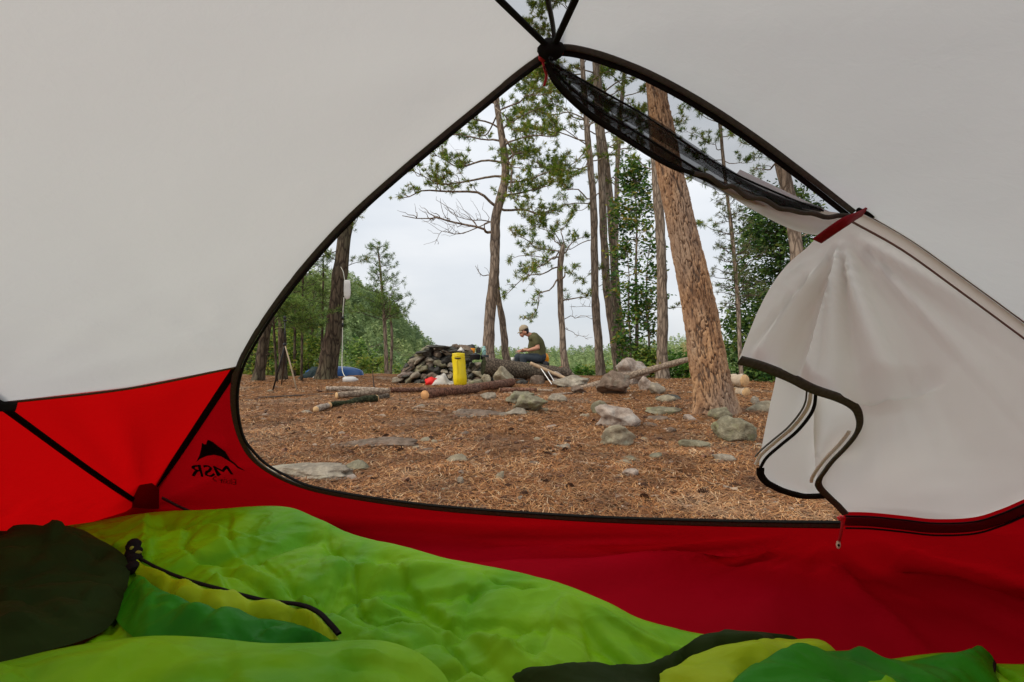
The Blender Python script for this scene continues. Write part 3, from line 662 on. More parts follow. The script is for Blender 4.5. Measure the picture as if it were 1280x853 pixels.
# --- zipper pull
zp = MB().tube(crom([PW(1051, 645, .012), PW(1053, 655, .018), PW(1051, 667, .02), PW(1049, 676, .018)], 5), .0035, 6); zp.tube(crom([PW(1047, 646, .01), PW(1050, 650, .016), PW(1055, 646, .01)], 4), .003, 6)
zo = zp.build('zipper_pull', M['redcord'], TENT)
zt = MB(); Vt = Vh * (.0062, .004, .0115); zt.add(Vt + PW(1048, 681, .02), Th); z_t = zt.build('pull_tag', M['tag'], zo)
MB().add(Vh * (.003, .002, .004) + PW(1047, 681, .02) + (0, -.0045, 0), Th).build('tag_hole', M['print'], zo)

# ================================================================== sleeping bags and pad
ridge_px = [(-60, 668, .07), (20, 664, .08), (60, 660, .09), (105, 655, .12), (180, 641, .14), (260, 637, .16), (350, 633, .175), (395, 648, .16), (440, 669, .14), (500, 683, .14), (560, 700, .13), (630, 713, .125), (700, 731, .115), (760, 755, .10), (800, 776, .085), (850, 790, .075), (890, 798, .075), (1000, 810, .075), (1060, 822, .06), (1130, 836, .05), (1245, 829, .045), (1330, 900, .03)]
RG = np.array([atz(x, y, z) for x, y, z in ridge_px])
RG = crom(RG, 6); RG = RG[np.argsort(RG[:, 0])]
_fr = np.random.default_rng(23); NFD = 210
FC = np.c_[-1.0 + 1.9 * _fr.random(NFD), .50 + 1.15 * _fr.random(NFD)]; FA = np.where(_fr.random(NFD) < .6, -.45, 1.0) + _fr.normal(size=NFD) * .38
FL = .06 + .20 * _fr.random(NFD) ** 1.5; FW = .006 + .015 * _fr.random(NFD) ** 1.5; FH = FW * (.36 + .42 * _fr.random(NFD)) * np.where(_fr.random(NFD) < .45, 1, -1)
def foldf(x, y, sc=1.):
    "pulled creases and ridges of thin nylon: each a short bent line with a sharp side"
    p = np.c_[x, y, x * 0]; wx = x + .03 * vn(p * 5, 301); wy = y + .03 * vn(p * 5, 302); z = np.zeros(len(x))
    for c, a, l, w, h in zip(FC, FA, FL, FW, FH):
        u = (wx - c[0]) * math.cos(a) + (wy - c[1]) * math.sin(a); v = -(wx - c[0]) * math.sin(a) + (wy - c[1]) * math.cos(a)
        z += h * sc * np.exp(-(np.abs(u) / l) ** 3) * np.where(v > 0, np.exp(-(v / (w * .62)) ** 2), np.exp(-np.abs(v / (w * 2.4)) ** 1.3))
    return z
def zbag(x, y):
    "height of the spread sleeping bag"
    x = np.asarray(x, float); y = np.asarray(y, float); p = np.c_[x, y, x * 0]
    ry = np.interp(x, RG[:, 0], RG[:, 1]); rz_ = np.interp(x, RG[:, 0], RG[:, 2])
    t = ry - y                                      # distance towards the camera
    base = rz_ * (1 - .42 * smooth(.02, .55, t))
    w = p + .06 * np.c_[fbm(p * 3, 2, 71), fbm(p * 3, 2, 72), x * 0]
    puff = .020 * fbm(w * (3.2, 4.2, 1), 2, 12)
    # creases: sharp valleys between soft swells
    def ridge(q, s): return 1 - np.abs(vn(q, s)) * 2
    A = np.array([[.8, .6, 0], [-.6, .8, 0], [0, 0, 1]])
    cre = -.013 * np.clip(ridge(w @ A * (5.5, 2.2, 1) + 3, 7) - .45, 0, 1) - .009 * np.clip(ridge(w @ A.T * (4, 11, 1), 17) - .4, 0, 1) - .005 * np.clip(ridge(w * (17, 8, 1), 27) - .35, 0, 1) - .0028 * np.clip(ridge(w @ A * (30, 16, 1), 29) - .3, 0, 1)
    def val(q, s, c_): return np.clip(c_ - np.abs(vn(q, s)), 0, 1) / c_
    B_ = np.array([[.94, -.34, 0], [.34, .94, 0], [0, 0, 1]]); wb = (p + .09 * np.c_[fbm(p * 4, 2, 171), fbm(p * 4, 2, 172), x * 0]) @ B_
    cre = cre - .0075 * val(wb * (3.0, 9.0, 1), 33, .22) * (.4 + .6 * np.clip(vn(p * 3, 40) + .4, 0, 1)) - .0055 * val(wb @ A * (5, 15, 1), 34, .2) * np.clip(vn(p * 4, 41) + .5, 0, 1) - .0035 * val(wb @ A.T * (9, 26, 1), 35, .22) * np.clip(vn(p * 5, 42) + .5, 0, 1)
    sm_ = (wb[:, 0] + .5 * wb[:, 1]) / .235; sf = np.abs(sm_ - np.round(sm_)) * .235; cre = cre * 1.0; seam = -.0045 * np.exp(-(sf / .007) ** 2) - .0022 * np.exp(-(sf / .02) ** 1.2) + .0022 * vn(np.c_[wb[:, 1] * 60, sm_ * 0, sm_ * 0], 77) * np.exp(-(sf / .022) ** 2)
    cre = cre * .45 + seam * smooth(.0, .06, t) + foldf(x, y) * (.15 + .85 * smooth(.0, .10, t))
    k = smooth(-.005, .07, t)
    z = base + (puff * .9 + cre * 2.1) * (.12 + .88 * k)
    back = smooth(-.10, .0, t)
    return np.maximum(z * np.sqrt(np.clip(back, 0, 1)), .004)
_gx = np.linspace(-2.2, 1.4, 361); _gy = np.linspace(.2, 1.9, 171); _gz = zbag(np.repeat(_gx, 171), np.tile(_gy, 361)).reshape(361, 171)
def zfast(x, y):
    u = min(max((x + 2.2) / .01, 0), 359.999); v = min(max((y - .2) / .01, 0), 169.999); i, j = int(u), int(v); u -= i; v -= j
    return (_gz[i, j] * (1 - u) + _gz[i + 1, j] * u) * (1 - v) + (_gz[i, j + 1] * (1 - u) + _gz[i + 1, j + 1] * u) * v
def PA(px, py, lift=0.):
    d = 1.0
    for _ in range(30):
        p = at(px, py, d); zt_ = zfast(p[0], p[1]); d = .5 * d + .5 * (CAMZ - zt_) * F / (py - HZ)
    p = at(px, py, d); p[2] += lift; return p
BAG = thing('sleeping_bag', 'lime green sleeping bag spread open across the tent floor with yellow lining showing', 'sleeping bag', (-.2, 1.0, 0))
nu, nv_ = 420, 150
xs = np.linspace(RG[0, 0] - .05, 1.02, nu); ys = np.interp(xs, RG[:, 0], RG[:, 1])
tt = np.concatenate([np.linspace(-.11, 0, 18), np.linspace(0, 1, nv_ - 17)[1:] ** 1.0 * .62])
XX = np.repeat(xs[:, None], len(tt), 1); YY = ys[:, None] - tt[None, :] * 1.0
ZZ = zbag(XX.ravel(), YY.ravel()); n1 = len(tt)
Vb = np.c_[XX.ravel(), YY.ravel(), ZZ]
ii = np.arange(nu - 1)[:, None] * n1; jj = np.arange(n1 - 1)[None]
Qb = np.stack([ii + jj, ii + jj + 1, ii + n1 + jj + 1, ii + n1 + jj], -1).reshape(-1, 4)
MB().add(Vb, None, Qb).build('shell', M['lime'], BAG)
UPV = (0, -.25, 1)
def bagsheet(name, L_, mat, par, lift, bul, brad=.04, res=.010, fn=None):
    P = [PA(x, y, l) for (x, y), l in zip(L_, lift if hasattr(lift, '__len__') else [lift] * len(L_))]
    return sheet(name, P, mat, par, res, bul, brad, fn, up=True)
zU = crom([(158, 693), (172, 706), (200, 722), (240, 738), (290, 752), (330, 762), (375, 768), (398, 778), (412, 792), (424, 806)], 6)
zL = crom([(172, 728), (190, 738), (230, 762), (270, 772), (310, 778), (350, 783), (385, 792), (405, 806)], 6)
baf = lambda X, D: .010 * np.abs(np.sin((X[:, 0] * 34 + X[:, 1] * 8))) * np.clip(D / .012, 0, 1)
bagsheet('lining_baffle', zU.tolist() + zL[::-1].tolist(), M['yellow'], BAG, .009, .012, .02, .006, baf)
ribbon('zipper', [PA(x, y, .017) for x, y in zU], np.linspace(.005, .0095, len(zU)), .004, M['print'], BAG, UPV, .0)
gi = crom([(158, 745), (178, 735), (215, 752), (260, 772), (310, 780), (360, 786), (400, 800), (415, 815), (380, 826), (300, 830), (200, 822), (150, 790), (146, 765)], 4, True)
crs = lambda X, D: (1.3 * foldf(X[:, 0] * 1.3, X[:, 1] * 1.3) + .010 * fbm(X * 11, 3, 41) - .010 * np.clip(1 - np.abs(vn(X * (14, 30, 1), 5)) * 3, 0, 1)) * np.clip(D / .03, 0, 1)
bagsheet('inner_fold', gi.tolist(), M['green'], BAG, .012, .034, .06, .008, crs)
# top flap closest to the camera
fl = [(-60, 836, .16), (0, 828, .165), (60, 814, .17), (120, 803, .175), (190, 795, .18), (260, 797, .175), (330, 804, .165), (400, 803, .16), (470, 800, .155), (515, 812, .145), (545, 832, .13), (562, 856, .12), (570, 900, .10), (590, 1000, .09)]
Pf = [atz(x, y, z) for x, y, z in fl]
Pf += [np.array([Pf[-1][0], .35, .08]), np.array([-1.1, .35, .12]), np.array([-1.1, .78, .14])]
crf = lambda X, D: (1.1 * foldf(X[:, 0] + .15, X[:, 1] + .42) + .012 * fbm(X * (5, 8, 1), 3, 44) - .003 * np.clip(1 - np.abs(vn((X + .05 * fbm(X * 4, 2, 8)[:, None]) * (9, 20, 1), 15)) * 3, 0, 1)) * np.clip(D / .05, 0, 1)
sheet('top_flap', crom(Pf[:14], 4).tolist() + Pf[14:], M['lime'], BAG, .012, .02, .10, crf, up=True)
Pd = [PA(562, 858, .0), PA(545, 832, .0), PA(515, 811, .0), PA(470, 799, 0), PA(400, 802, 0), PA(400, 840, .05), PA(450, 860, .05), PA(520, 900, .04)]
# right: dark stripe, yellow baffle, green foot
dk = crom([(640, 856), (690, 845), (735, 842), (790, 846), (830, 832), (870, 808), (905, 801), (950, 802), (1000, 808), (985, 812), (930, 815), (890, 822), (850, 842), (835, 860), (820, 885), (700, 900)], 4, True)
bagsheet('dark_stripe', dk.tolist(), M['dark'], BAG, .012, .014, .015, .008)
yl = crom([(808, 870), (850, 840), (890, 822), (930, 815), (985, 811), (1020, 816), (1045, 826), (1000, 834), (950, 850), (920, 880), (860, 900)], 4, True)
bagsheet('lining_baffle', yl.tolist(), M['yellow'], BAG, .015, .016, .03, .008, lambda X, D: .004 * fbm(X * 14, 3, 6))
gr = crom([(905, 880), (940, 850), (990, 832), (1040, 828), (1080, 834), (1110, 848), (1130, 840), (1190, 833), (1236, 830), (1242, 850), (1240, 900), (1050, 930), (920, 910)], 4, True)
bagsheet('foot_section', gr.tolist(), M['green'], BAG, .018, .026, .05, .008, lambda X, D: (.010 * fbm(X * 9, 3, 61) + foldf(X[:, 0], X[:, 1] + .3)) * np.clip(D / .03, 0, 1))
MB().tube([PA(1233, 829, .018), PA(1240, 842, .02), PA(1238, 860, .02)], .006, 8).build('foot_edging', M['print'], BAG)
# zipper head knot
zk = MB()
for dx, dy, s in ((167, 690, .016), (167, 699, .018), (167, 709, .018), (166, 718, .015)):
    zk.add(Vh * (s, s, s * .9) * (1 + .2 * vn(Vh * 2.5, dx))[:, None] + PA(dx, dy, .015), Th)
zk.build('drawcord_knot', M['print'], BAG)
MB().add(Vh * (.010, .005, .004) + PA(172, 706, .028), Th).add(Vh * .005 + PA(165, 702, .03), Th).build('cord_lock', M['pad'], BAG)
# dark green bag at the left
DKB = thing('sleeping_bag', 'dark green bundled end of a sleeping bag in the left corner of the tent', 'sleeping bag', (-1.1, 1.0, 0))
dl = [(-80, 668, .16), (0, 664, .165), (60, 662, .17), (98, 661, .17), (120, 672, .165), (148, 688, .15), (162, 705, .13), (160, 730, .11), (152, 758, .10), (135, 785, .10), (100, 802, .10), (50, 816, .10), (0, 832, .10), (-80, 850, .10)]
Pk = [atz(x, y, z) for x, y, z in dl]
sheet('hood', crom(Pk, 4).tolist() + [np.array([-1.5, .8, .05]), np.array([-1.6, 1.4, .1])], M['dark'], DKB, .012, .045, .13, lambda X, D: (2.2 * foldf(X[:, 0] + .9, X[:, 1] + .2) + .014 * fbm(X * (5, 6, 1), 3, 81) - .010 * np.clip(1 - np.abs(vn(X * (9, 20, 1), 25)) * 2.5, 0, 1)) * np.clip(D / .05, 0, 1), up=True)
# olive pad behind the bag
PAD = thing('sleeping_pad', 'olive sleeping pad end poking out behind the lime sleeping bag', 'sleeping pad', (-.7, 1.45, 0))
def superell(c, a, e, rot, k=40, m=24):
    u = np.linspace(-math.pi, math.pi, k, endpoint=False); v = np.linspace(-math.pi / 2, math.pi / 2, m)
    def pw(x, p): return np.sign(x) * np.abs(x) ** p
    Vv = np.stack([a[0] * pw(np.cos(v)[:, None], e) * pw(np.cos(u)[None], e), a[1] * pw(np.cos(v)[:, None], e) * pw(np.sin(u)[None], e), a[2] * np.repeat(pw(np.sin(v), .9)[:, None], k, 1)], -1).reshape(-1, 3)
    i = np.arange(m - 1)[:, None] * k; j = np.arange(k)[None]; Qq = np.stack([i + j, i + (j + 1) % k, i + k + (j + 1) % k, i + k + j], -1).reshape(-1, 4)
    ca, sa = math.cos(rot), math.sin(rot); Vv = Vv @ np.array([[ca, sa, 0], [-sa, ca, 0], [0, 0, 1]]); return Vv + c, Qq
pv, pq = superell((-.80, 1.42, .055), (.42, .19, .055), .6, R(-22))
MB().add(pv, None, pq).build('pad_body', M['pad'], PAD)
#PART3
# ================================================================== ground
nr, na = 250, 400
rr = np.concatenate([[0], .35 * (1400 / .35) ** (np.linspace(0, 1, nr - 1) ** 1.0)])
# finer rings between 1.6 and 16 m
rr = np.unique(np.concatenate([rr, np.linspace(1.6, 16, 170)])); nr = len(rr)
fr_ = np.concatenate([np.linspace(-48, 48, 260), np.linspace(48, 312, 90)[1:-1]]) * math.pi / 180; na = len(fr_)
GX = rr[:, None] * np.sin(fr_)[None]; GY = rr[:, None] * np.cos(fr_)[None]
GZ = gh(GX.ravel(), GY.ravel()); r_ = np.hypot(GX.ravel(), GY.ravel())
micro = .010 * fbm(np.c_[GX.ravel() * 6, GY.ravel() * 6, GX.ravel() * 0], 3, 91) * smooth(1.7, 2.1, r_) * (1 - smooth(14, 20, r_))
GZ = np.where(r_ < 1.5, -.03, GZ + micro - .02 * (1 - smooth(1.5, 2.2, r_)))
i = np.arange(nr - 1)[:, None] * na; j = np.arange(na)[None]; j2 = (j + 1) % na
GQ = np.stack([i + j, i + na + j, i + na + j2, i + j2], -1).reshape(-1, 4)
gm = mesh('ground', np.c_[GX.ravel(), GY.ravel(), GZ], None, GQ[:, ::-1]); tag(obj('ground', gm, M['ground']), kind='structure')

# fallen needles, flakes of bark
nN = 120000
d = 1.75 * (13.5 / 1.75) ** rng.random(nN); a = (rng.random(nN) - .5) * 1.75; x = d * a * .72; y = d
z = gh(x, y) + rng.random(nN) * .012 + .004
z = np.where(y > Y0 - KB * x + .05, z, -.2)
th = rng.random(nN) * math.pi + .6 * vn(np.c_[x * 2, y * 2, x * 0], 4) * 2; ln = (.03 + .05 * rng.random(nN)) * .55; wd = .0007 + .00032 * d * (.5 + rng.random(nN))
dx, dy = np.cos(th), np.sin(th); cz = (rng.random(nN) - .5) * .03
cv = (rng.random(nN) - .5) * .03
Ps = np.stack([np.c_[x - dx * ln, y - dy * ln, z - cz * .3], np.c_[x - dy * cv, y + dx * cv, z + .004], np.c_[x + dx * ln, y + dy * ln, z + cz]], 1)
sd_ = np.c_[-dy, dx, dx * 0] * wd[:, None]
NV = np.stack([Ps[:, 0] - sd_, Ps[:, 0] + sd_, Ps[:, 1] - sd_, Ps[:, 1] + sd_, Ps[:, 2] - sd_ * .5, Ps[:, 2] + sd_ * .5], 1).reshape(-1, 3)
b = np.arange(nN)[:, None] * 6; NQ = np.concatenate([b + [0, 1, 3, 2], b + [2, 3, 5, 4]])
nm = mesh('pine_needle_litter', NV, None, NQ, False); tag(obj('pine_needle_litter', nm, M['litter']), 'fallen brown pine needles strewn over the camp ground', 'pine needles', kind='stuff')
nF = 24000
d = 1.8 * (13.5 / 1.8) ** rng.random(nF); x = d * (rng.random(nF) - .5) * 1.25; y = d; z = gh(x, y) + .004 + rng.random(nF) * .012; z = np.where(y > Y0 - KB * x + .05, z, -.2)
s = (.006 + .012 * rng.random(nF) ** 2) * (.7 + d * .10)
FV = np.stack([np.c_[x, y, z] + np.c_[rng.normal(size=nF), rng.normal(size=nF), rng.normal(size=nF) * .35] * s[:, None] * .8 for _ in range(4)], 1).reshape(-1, 3)
b = np.arange(nF)[:, None] * 4; fm = mesh('bark_flakes', FV, np.concatenate([b + [0, 1, 2], b + [0, 2, 3], b + [0, 3, 1], b + [1, 3, 2]]), None, False)
M['flake'] = MAT('bark_flakes'); g_ = M['flake'].n('ShaderNodeNewGeometry')
M['flake'] = M['flake'].end(M['flake'].bsdf(M['flake'].ramp(g_.outputs['Random Per Island'], [(0, (.035, .02, .014)), (.5, (.13, .07, .04)), (.85, (.27, .16, .10)), (1, (.48, .38, .28))]), .9, None, .1))
tag(obj('bark_flakes', fm, M['flake']), 'small dark bark flakes scattered among the fallen needles', 'bark flakes', kind='stuff')

# ================================================================== rocks
def rock_verts(sub, seed, cuts=14, rough=.15, hmin=.45):
    V, T = ICO[sub]; r = np.random.default_rng(seed); V = V.copy()
    for _ in range(cuts):
        n = r.normal(size=3); n /= np.linalg.norm(n); h = hmin + r.random() * .35; dd = V @ n; V = V - n * np.clip(dd - h, 0, None)[:, None] * .93
    nn = V / (np.linalg.norm(V, axis=1)[:, None] + 1e-9)
    V = V + nn * (rough * fbm(V * 1.9 + seed, 5, seed % 97, .55) - rough * .5 * np.clip(.25 - np.abs(vn(V * 3.1 + seed, 3)), 0, 1))[:, None]
    return V, T
def rock(name, px, bot, w, h, mat, label, seed, sub=3, cat='rock', group=None, depth=.8, sink=.25, cuts=14, rot=0, tilt=0, parent=None, d=None, z=None):
    "px: column, bot: row of its foot, w x h in photo pixels"
    p = atg(px, bot) if d is None else at(px, bot, d)
    wm = w / F * p[1]; hm = h / F * p[1]
    V, T = rock_verts(sub, seed, cuts); V = V / np.abs(V).max(0)
    sx, sz = wm / 2, hm / (2 - 2 * sink) * 1.0
    V = V * (sx, sx * depth, sz)
    ct, st_ = math.cos(tilt), math.sin(tilt); V = V @ np.array([[ct, 0, st_], [0, 1, 0], [-st_, 0, ct]])
    cR, sR = math.cos(rot), math.sin(rot); 
    c = np.array([p[0], p[1] + sx * depth * .8, p[2] + sz * (1 - 2 * sink)])
    me = mesh(name, V @ np.array([[cR, sR, 0], [-sR, cR, 0], [0, 0, 1]]), T, None, True)
    o = obj(name, me, M[mat], parent, c if parent is None else c - np.array(parent_loc(parent)))
    if parent is None: tag(o, label, cat, group)
    return o
rocks = [
 ('boulder', 770, 494, 44, 34, 'rockbrown', 'pointed brown boulder under the left part of the slanting pole', 11, 4, .9, .12),
 ('boulder', 795, 481, 44, 34, 'rockpink', 'pinkish angular boulder behind the slanting pole', 12, 4, .8, .1),
 ('rock', 809, 489, 20, 20, 'rockpink', 'small upright pink stone at the right foot of the pinkish boulder', 13, 3, .8, .12),
 ('rock', 823, 494, 22, 16, 'rock', 'grey stone between the pinkish boulder and the flat dark slab', 14, 3, .8, .15),
 ('rock', 840, 500, 34, 8, 'rockdark', 'flat dark slab right of the pinkish boulder', 15, 3, .7, .2),
 ('rock', 776, 534, 60, 27, 'rockpink', 'pale pink lumpy rock in front of the brown boulder', 16, 4, .75, .2),
 ('rock', 777, 560, 52, 27, 'rockyellow', 'rounded yellowish lichen rock nearest the tent door', 17, 4, .75, .22),
 ('rock', 753, 518, 28, 17, 'rockmoss', 'mossy little rock touching the pale pink lumpy rock', 18, 3, .8, .2),
 ('rock', 649, 505, 40, 15, 'rockmoss', 'greenish flat rock left in the outcrop before the log', 19, 4, .9, .25),
 ('rock', 662, 516, 54, 22, 'rockmoss', 'broad mossy rock in the outcrop between campfire and tent', 20, 4, .9, .25),
 ('rock', 645, 520, 32, 9, 'rock', 'low grey rock at the front of the outcrop', 21, 3, .8, .3),
 ('rock', 698, 503, 26, 12, 'rock', 'grey stone right of the mossy outcrop', 22, 3, .8, .25),
 ('rock', 612, 500, 24, 9, 'rock', 'grey stone beside the red barked log', 23, 3, .8, .3),
 ('rock', 832, 519, 58, 13, 'rockmoss', 'long low mossy rock left of the big pine trunk', 24, 4, .6, .3),
 ('rock', 838, 503, 32, 9, 'rockyellow', 'small pale rock just behind the long low mossy rock', 25, 3, .7, .25),
 ('rock', 932, 554, 66, 32, 'rockmoss', 'wide mossy rock at the right foot of the big pine', 26, 4, .75, .28),
 ('rock', 905, 526, 30, 16, 'rockmoss', 'mossy root stone against the right side of the pine base', 27, 3, .8, .25),
 ('rock', 906, 580, 34, 15, 'rock', 'grey rock near the hanging door flap', 28, 3, .75, .25),
 ('rock', 872, 562, 40, 13, 'rockmoss', 'low lichen covered rock between the pine and the yellowish rock', 29, 3, .7, .3),
 ('rock', 864, 527, 18, 9, 'rockpink', 'little pale stone at the left foot of the pine', 30, 2, .8, .25),
 ('rock', 839, 542, 16, 8, 'rockbrown', 'little brown stone in front of the long low mossy rock', 31, 2, .8, .25),
 ('rock', 827, 527, 36, 6, 'rockbrown', 'thin brown slab in front of the long low mossy rock', 32, 3, .6, .3),
 ('rock', 961, 516, 44, 14, 'rockyellow', 'yellowish flat rock behind the door flap', 33, 3, .7, .3),
 ('rock', 947, 506, 14, 10, 'rock', 'small grey stone in front of the cut firewood', 34, 2, .8, .25),
 ('rock', 567, 580, 34, 11, 'rockyellow', 'pale wedge shaped stone in the needles left of centre', 35, 3, .7, .3),
 ('rock', 440, 591, 38, 14, 'rockmoss', 'olive stone near the left curve of the door', 36, 3, .8, .3),
 ('rock', 626, 601, 16, 11, 'rockyellow', 'small egg shaped pale stone close to the door sill', 37, 2, .8, .25),
 ('rock', 576, 608, 10, 15, 'rock', 'small upright grey stone close to the door sill', 38, 2, .9, .2),
 ('rock', 789, 598, 22, 14, 'rockpink', 'round pinkish stone close to the door sill', 39, 3, .9, .25),
 ('rock', 705, 562, 28, 6, 'rock', 'thin pale stone flush with the needles in the middle', 40, 2, .7, .3),
 ('rock', 822, 575, 20, 8, 'rockmoss', 'small mossy stone right of the yellowish rock', 41, 2, .8, .3),
 ('rock', 668, 583, 14, 8, 'rockbrown', 'small brown stone in the needles right of the egg shaped one', 42, 2, .8, .3),
 ('rock', 720, 492, 22, 10, 'rockbrown', 'brown stone at the lower end of the slanting pole', 43, 3, .8, .2),
 ('rock', 716, 484, 62, 16, 'rock', 'broad grey rock behind the right end of the big log', 44, 4, .9, .25),
]
for (nm_, px, bot, w, h, mt, lb, sd2, sub, dep, snk) in rocks: rock(nm_, px, bot, w, h, mt, lb, sd2, sub, depth=dep, sink=snk, rot=(sd2 * 1.7) % 1 - .5)
rock('rock_slab', 378, 602, 150, 15, 'rock', 'bare grey bedrock slab at the lower left of the door opening', 51, 5, depth=.5, sink=.44, cuts=5)
rock('rock_slab', 590, 523, 110, 9, 'rockbrown', 'flat brown bedrock slab in front of the red barked log', 52, 4, depth=.6, sink=.42, cuts=6)
rock('rock_slab', 470, 560, 120, 8, 'rockbrown', 'thin bedrock patch showing through needles on the left', 53, 4, depth=.5, sink=.45, cuts=6)
# scattered pebbles sharing meshes
peb = []
for k in range(8):
    V, T = rock_verts(2, 100 + k, 10); V = V * (.05, .038, .022); me = mesh('pebble', V, T); me.materials.append(M[['rock', 'rockyellow', 'rockpink', 'rockbrown', 'rockmoss'][k % 5]]); peb.append(me)
for k in range(230):
    px = 330 + 640 * rng.random() ** .85; py = 484 + 160 * rng.random() ** 1.3
    p = atg(px, py); o = obj('pebble', peb[k % 8]); s = (.3 + 1.5 * rng.random() ** 3) * (.6 + .10 * p[1]); o.location = p + (0, 0, -.002); o.rotation_euler = (0, 0, rng.random() * 6); o.scale = (s, s, s)
    tag(o, 'small pebble lying among the brown needles', 'pebble', 'pebbles scattered over the camp ground')
chp = []
for k in range(4):
    q_ = np.random.default_rng(900 + k); V = np.array([(math.cos(t) * .024 * (.6 + .6 * q_.random()), math.sin(t) * .013 * (.6 + .6 * q_.random()), 0) for t in np.linspace(0, 6.28, 8)[:-1]]); V2_ = V + (0, 0, .005); V2_[:, 2] += .006 * q_.random(7)
    me = mesh('bark_chip', np.r_[V, V2_], None, [(i_, (i_ + 1) % 7, 7 + (i_ + 1) % 7, 7 + i_) for i_ in range(7)], False); me2 = bpy.data.meshes.new('bark_chip'); me2.from_pydata(np.r_[V, V2_].tolist(), [], [(i_, (i_ + 1) % 7, 7 + (i_ + 1) % 7, 7 + i_) for i_ in range(7)] + [tuple(range(7, 14))]); me2.materials.append(M[['cone', 'redlog', 'deadwood', 'cone'][k]]); chp.append(me2)
for k in range(190):
    px = 320 + 660 * rng.random(); py = 490 + 152 * rng.random() ** 1.2; p = atg(px, py); o = obj('bark_chip', chp[k % 4]); s = (.5 + 1.2 * rng.random()) * (.6 + .11 * p[1]); o.scale = (s, s, s); o.location = p + (0, 0, .006); o.rotation_euler = (rng.normal() * .3, rng.normal() * .3, rng.random() * 6)
    tag(o, 'little chip of bark lying on the fallen needles', 'bark chip', 'bark chips on the camp ground')
# pine cones
cn = MB()
cn.add(ICO[1][0] * (.016, .016, .028), ICO[1][1])
for k in range(60):
    t = k / 60; zz = -.028 + .058 * t; r0 = .020 * math.sin(math.pi * (.12 + .8 * t)) + .004; a_ = k * 2.4; c_, s_ = math.cos(a_), math.sin(a_); r1 = r0 + .011
    cn.add([(c_ * r0 * .6 - s_ * .006, s_ * r0 * .6 + c_ * .006, zz - .002), (c_ * r0 * .6 + s_ * .006, s_ * r0 * .6 - c_ * .006, zz - .002), (c_ * r1 + s_ * .005, s_ * r1 - c_ * .005, zz + .007), (c_ * r1 - s_ * .005, s_ * r1 + c_ * .005, zz + .007)], None, [(0, 1, 2, 3)])
cme = mesh('pine_cone', np.concatenate(cn.V), np.concatenate(cn.T), np.concatenate(cn.Q), False); cme.materials.append(M['cone'])
cpx = [(713, 612), (680, 569), (686, 571), (577, 561), (502, 566), (494, 563), (520, 560), (483, 548), (470, 540), (365, 527), (425, 525), (640, 540), (602, 553), (725, 560), (684, 606), (618, 583), (740, 592), (655, 622), (510, 590), (560, 545), (805, 612), (860, 600), (940, 603), (880, 620)]
for k in range(16): cpx.append((340 + 600 * rng.random(), 500 + 140 * rng.random()))
for px, py in cpx:
    p = atg(px, py); o = obj('pine_cone', cme); s = .42 + .35 * rng.random(); o.scale = (s, s, s); o.location = p + (0, 0, .008); o.rotation_euler = (R(80 + 20 * rng.random()), 0, rng.random() * 6.3)
    tag(o, 'dark open pine cone fallen on the needles', 'pine cone', 'pine cones on the camp ground')
# twigs on the ground
def lie(px0, py0, px1, py1, w0, w1, mat, name, label, cat, group=None, wob=.02, k=10, lift=0, cut=None, sub=12, seed=1, d0=None, d1=None):
    a = atg(px0, py0) if d0 is None else at(px0, py0, d0); b_ = atg(px1, py1) if d1 is None else at(px1, py1, d1)
    r0 = w0 / 2 / F * a[1]; r1 = w1 / 2 / F * b_[1]
    if d0 is None: a[2] += r0
    if d1 is None: b_[2] += r1
    n = 24; t = np.linspace(0, 1, n)[:, None]; P = a + (b_ - a) * t; Ln = np.linalg.norm(b_ - a)
    P = P + wob * Ln * np.c_[vn(np.c_[t * 3, t * 0, t * 0], seed), vn(np.c_[t * 3, t * 0, t * 0], seed + 5), .35 * vn(np.c_[t * 3, t * 0, t * 0], seed + 9)] * np.sin(math.pi * t)
    rad = (r0 + (r1 - r0) * t[:, 0]) * (1 + .10 * vn(np.c_[t * 9, t * 0, t * 0], seed + 2)); c = P.mean(0)
    if k <= 7:
        o = MB().tube(P, rad, k).build(name, M[mat], None, origin=c); return tag(o, label, cat, group)
    root = thing(name, label, cat, c, group)
    m_ = MB().tube(P, rad, k, False); V = m_.V[0]; V += (V - np.repeat(P, k, 0)) * (.12 * fbm(V * 22, 3, seed))[:, None]; m_.build('bark', M[mat], root)
    for e, nx, rr_ in ((P[0], P[1], rad[0]), (P[-1], P[-2], rad[-1])):
        ax = (e - nx) / np.linalg.norm(e - nx); MB().tube([e - ax * .01, e + ax * .002, e + ax * .006], [rr_ * .97, rr_ * .97, rr_ * .93], k).build('cut_end', M[cut or 'cut'], root)
    return root
for k in range(34):
    px = 340 + 600 * rng.random(); py = 500 + 140 * rng.random(); L_ = (8 + 26 * rng.random()); an = rng.random() * 6
    lie(px, py, px + L_ * math.cos(an), min(642, py + L_ * .35 * math.sin(an)), 1.6, .8, 'deadwood', 'twig', 'thin dry twig lying on the needles', 'twig', 'dry twigs on the camp ground', .06, 5, seed=k)
lie(713, 578, 772, 585, 3, 2, 'deadwood', 'stick', 'curved dry stick lying between the yellowish rock and the door sill', 'stick', None, .05, 6, seed=4)
lie(875, 560, 935, 566, 3, 2, 'deadwood', 'stick', 'dry stick beside the low lichen rock right of the pine', 'stick', None, .05, 6, seed=5)
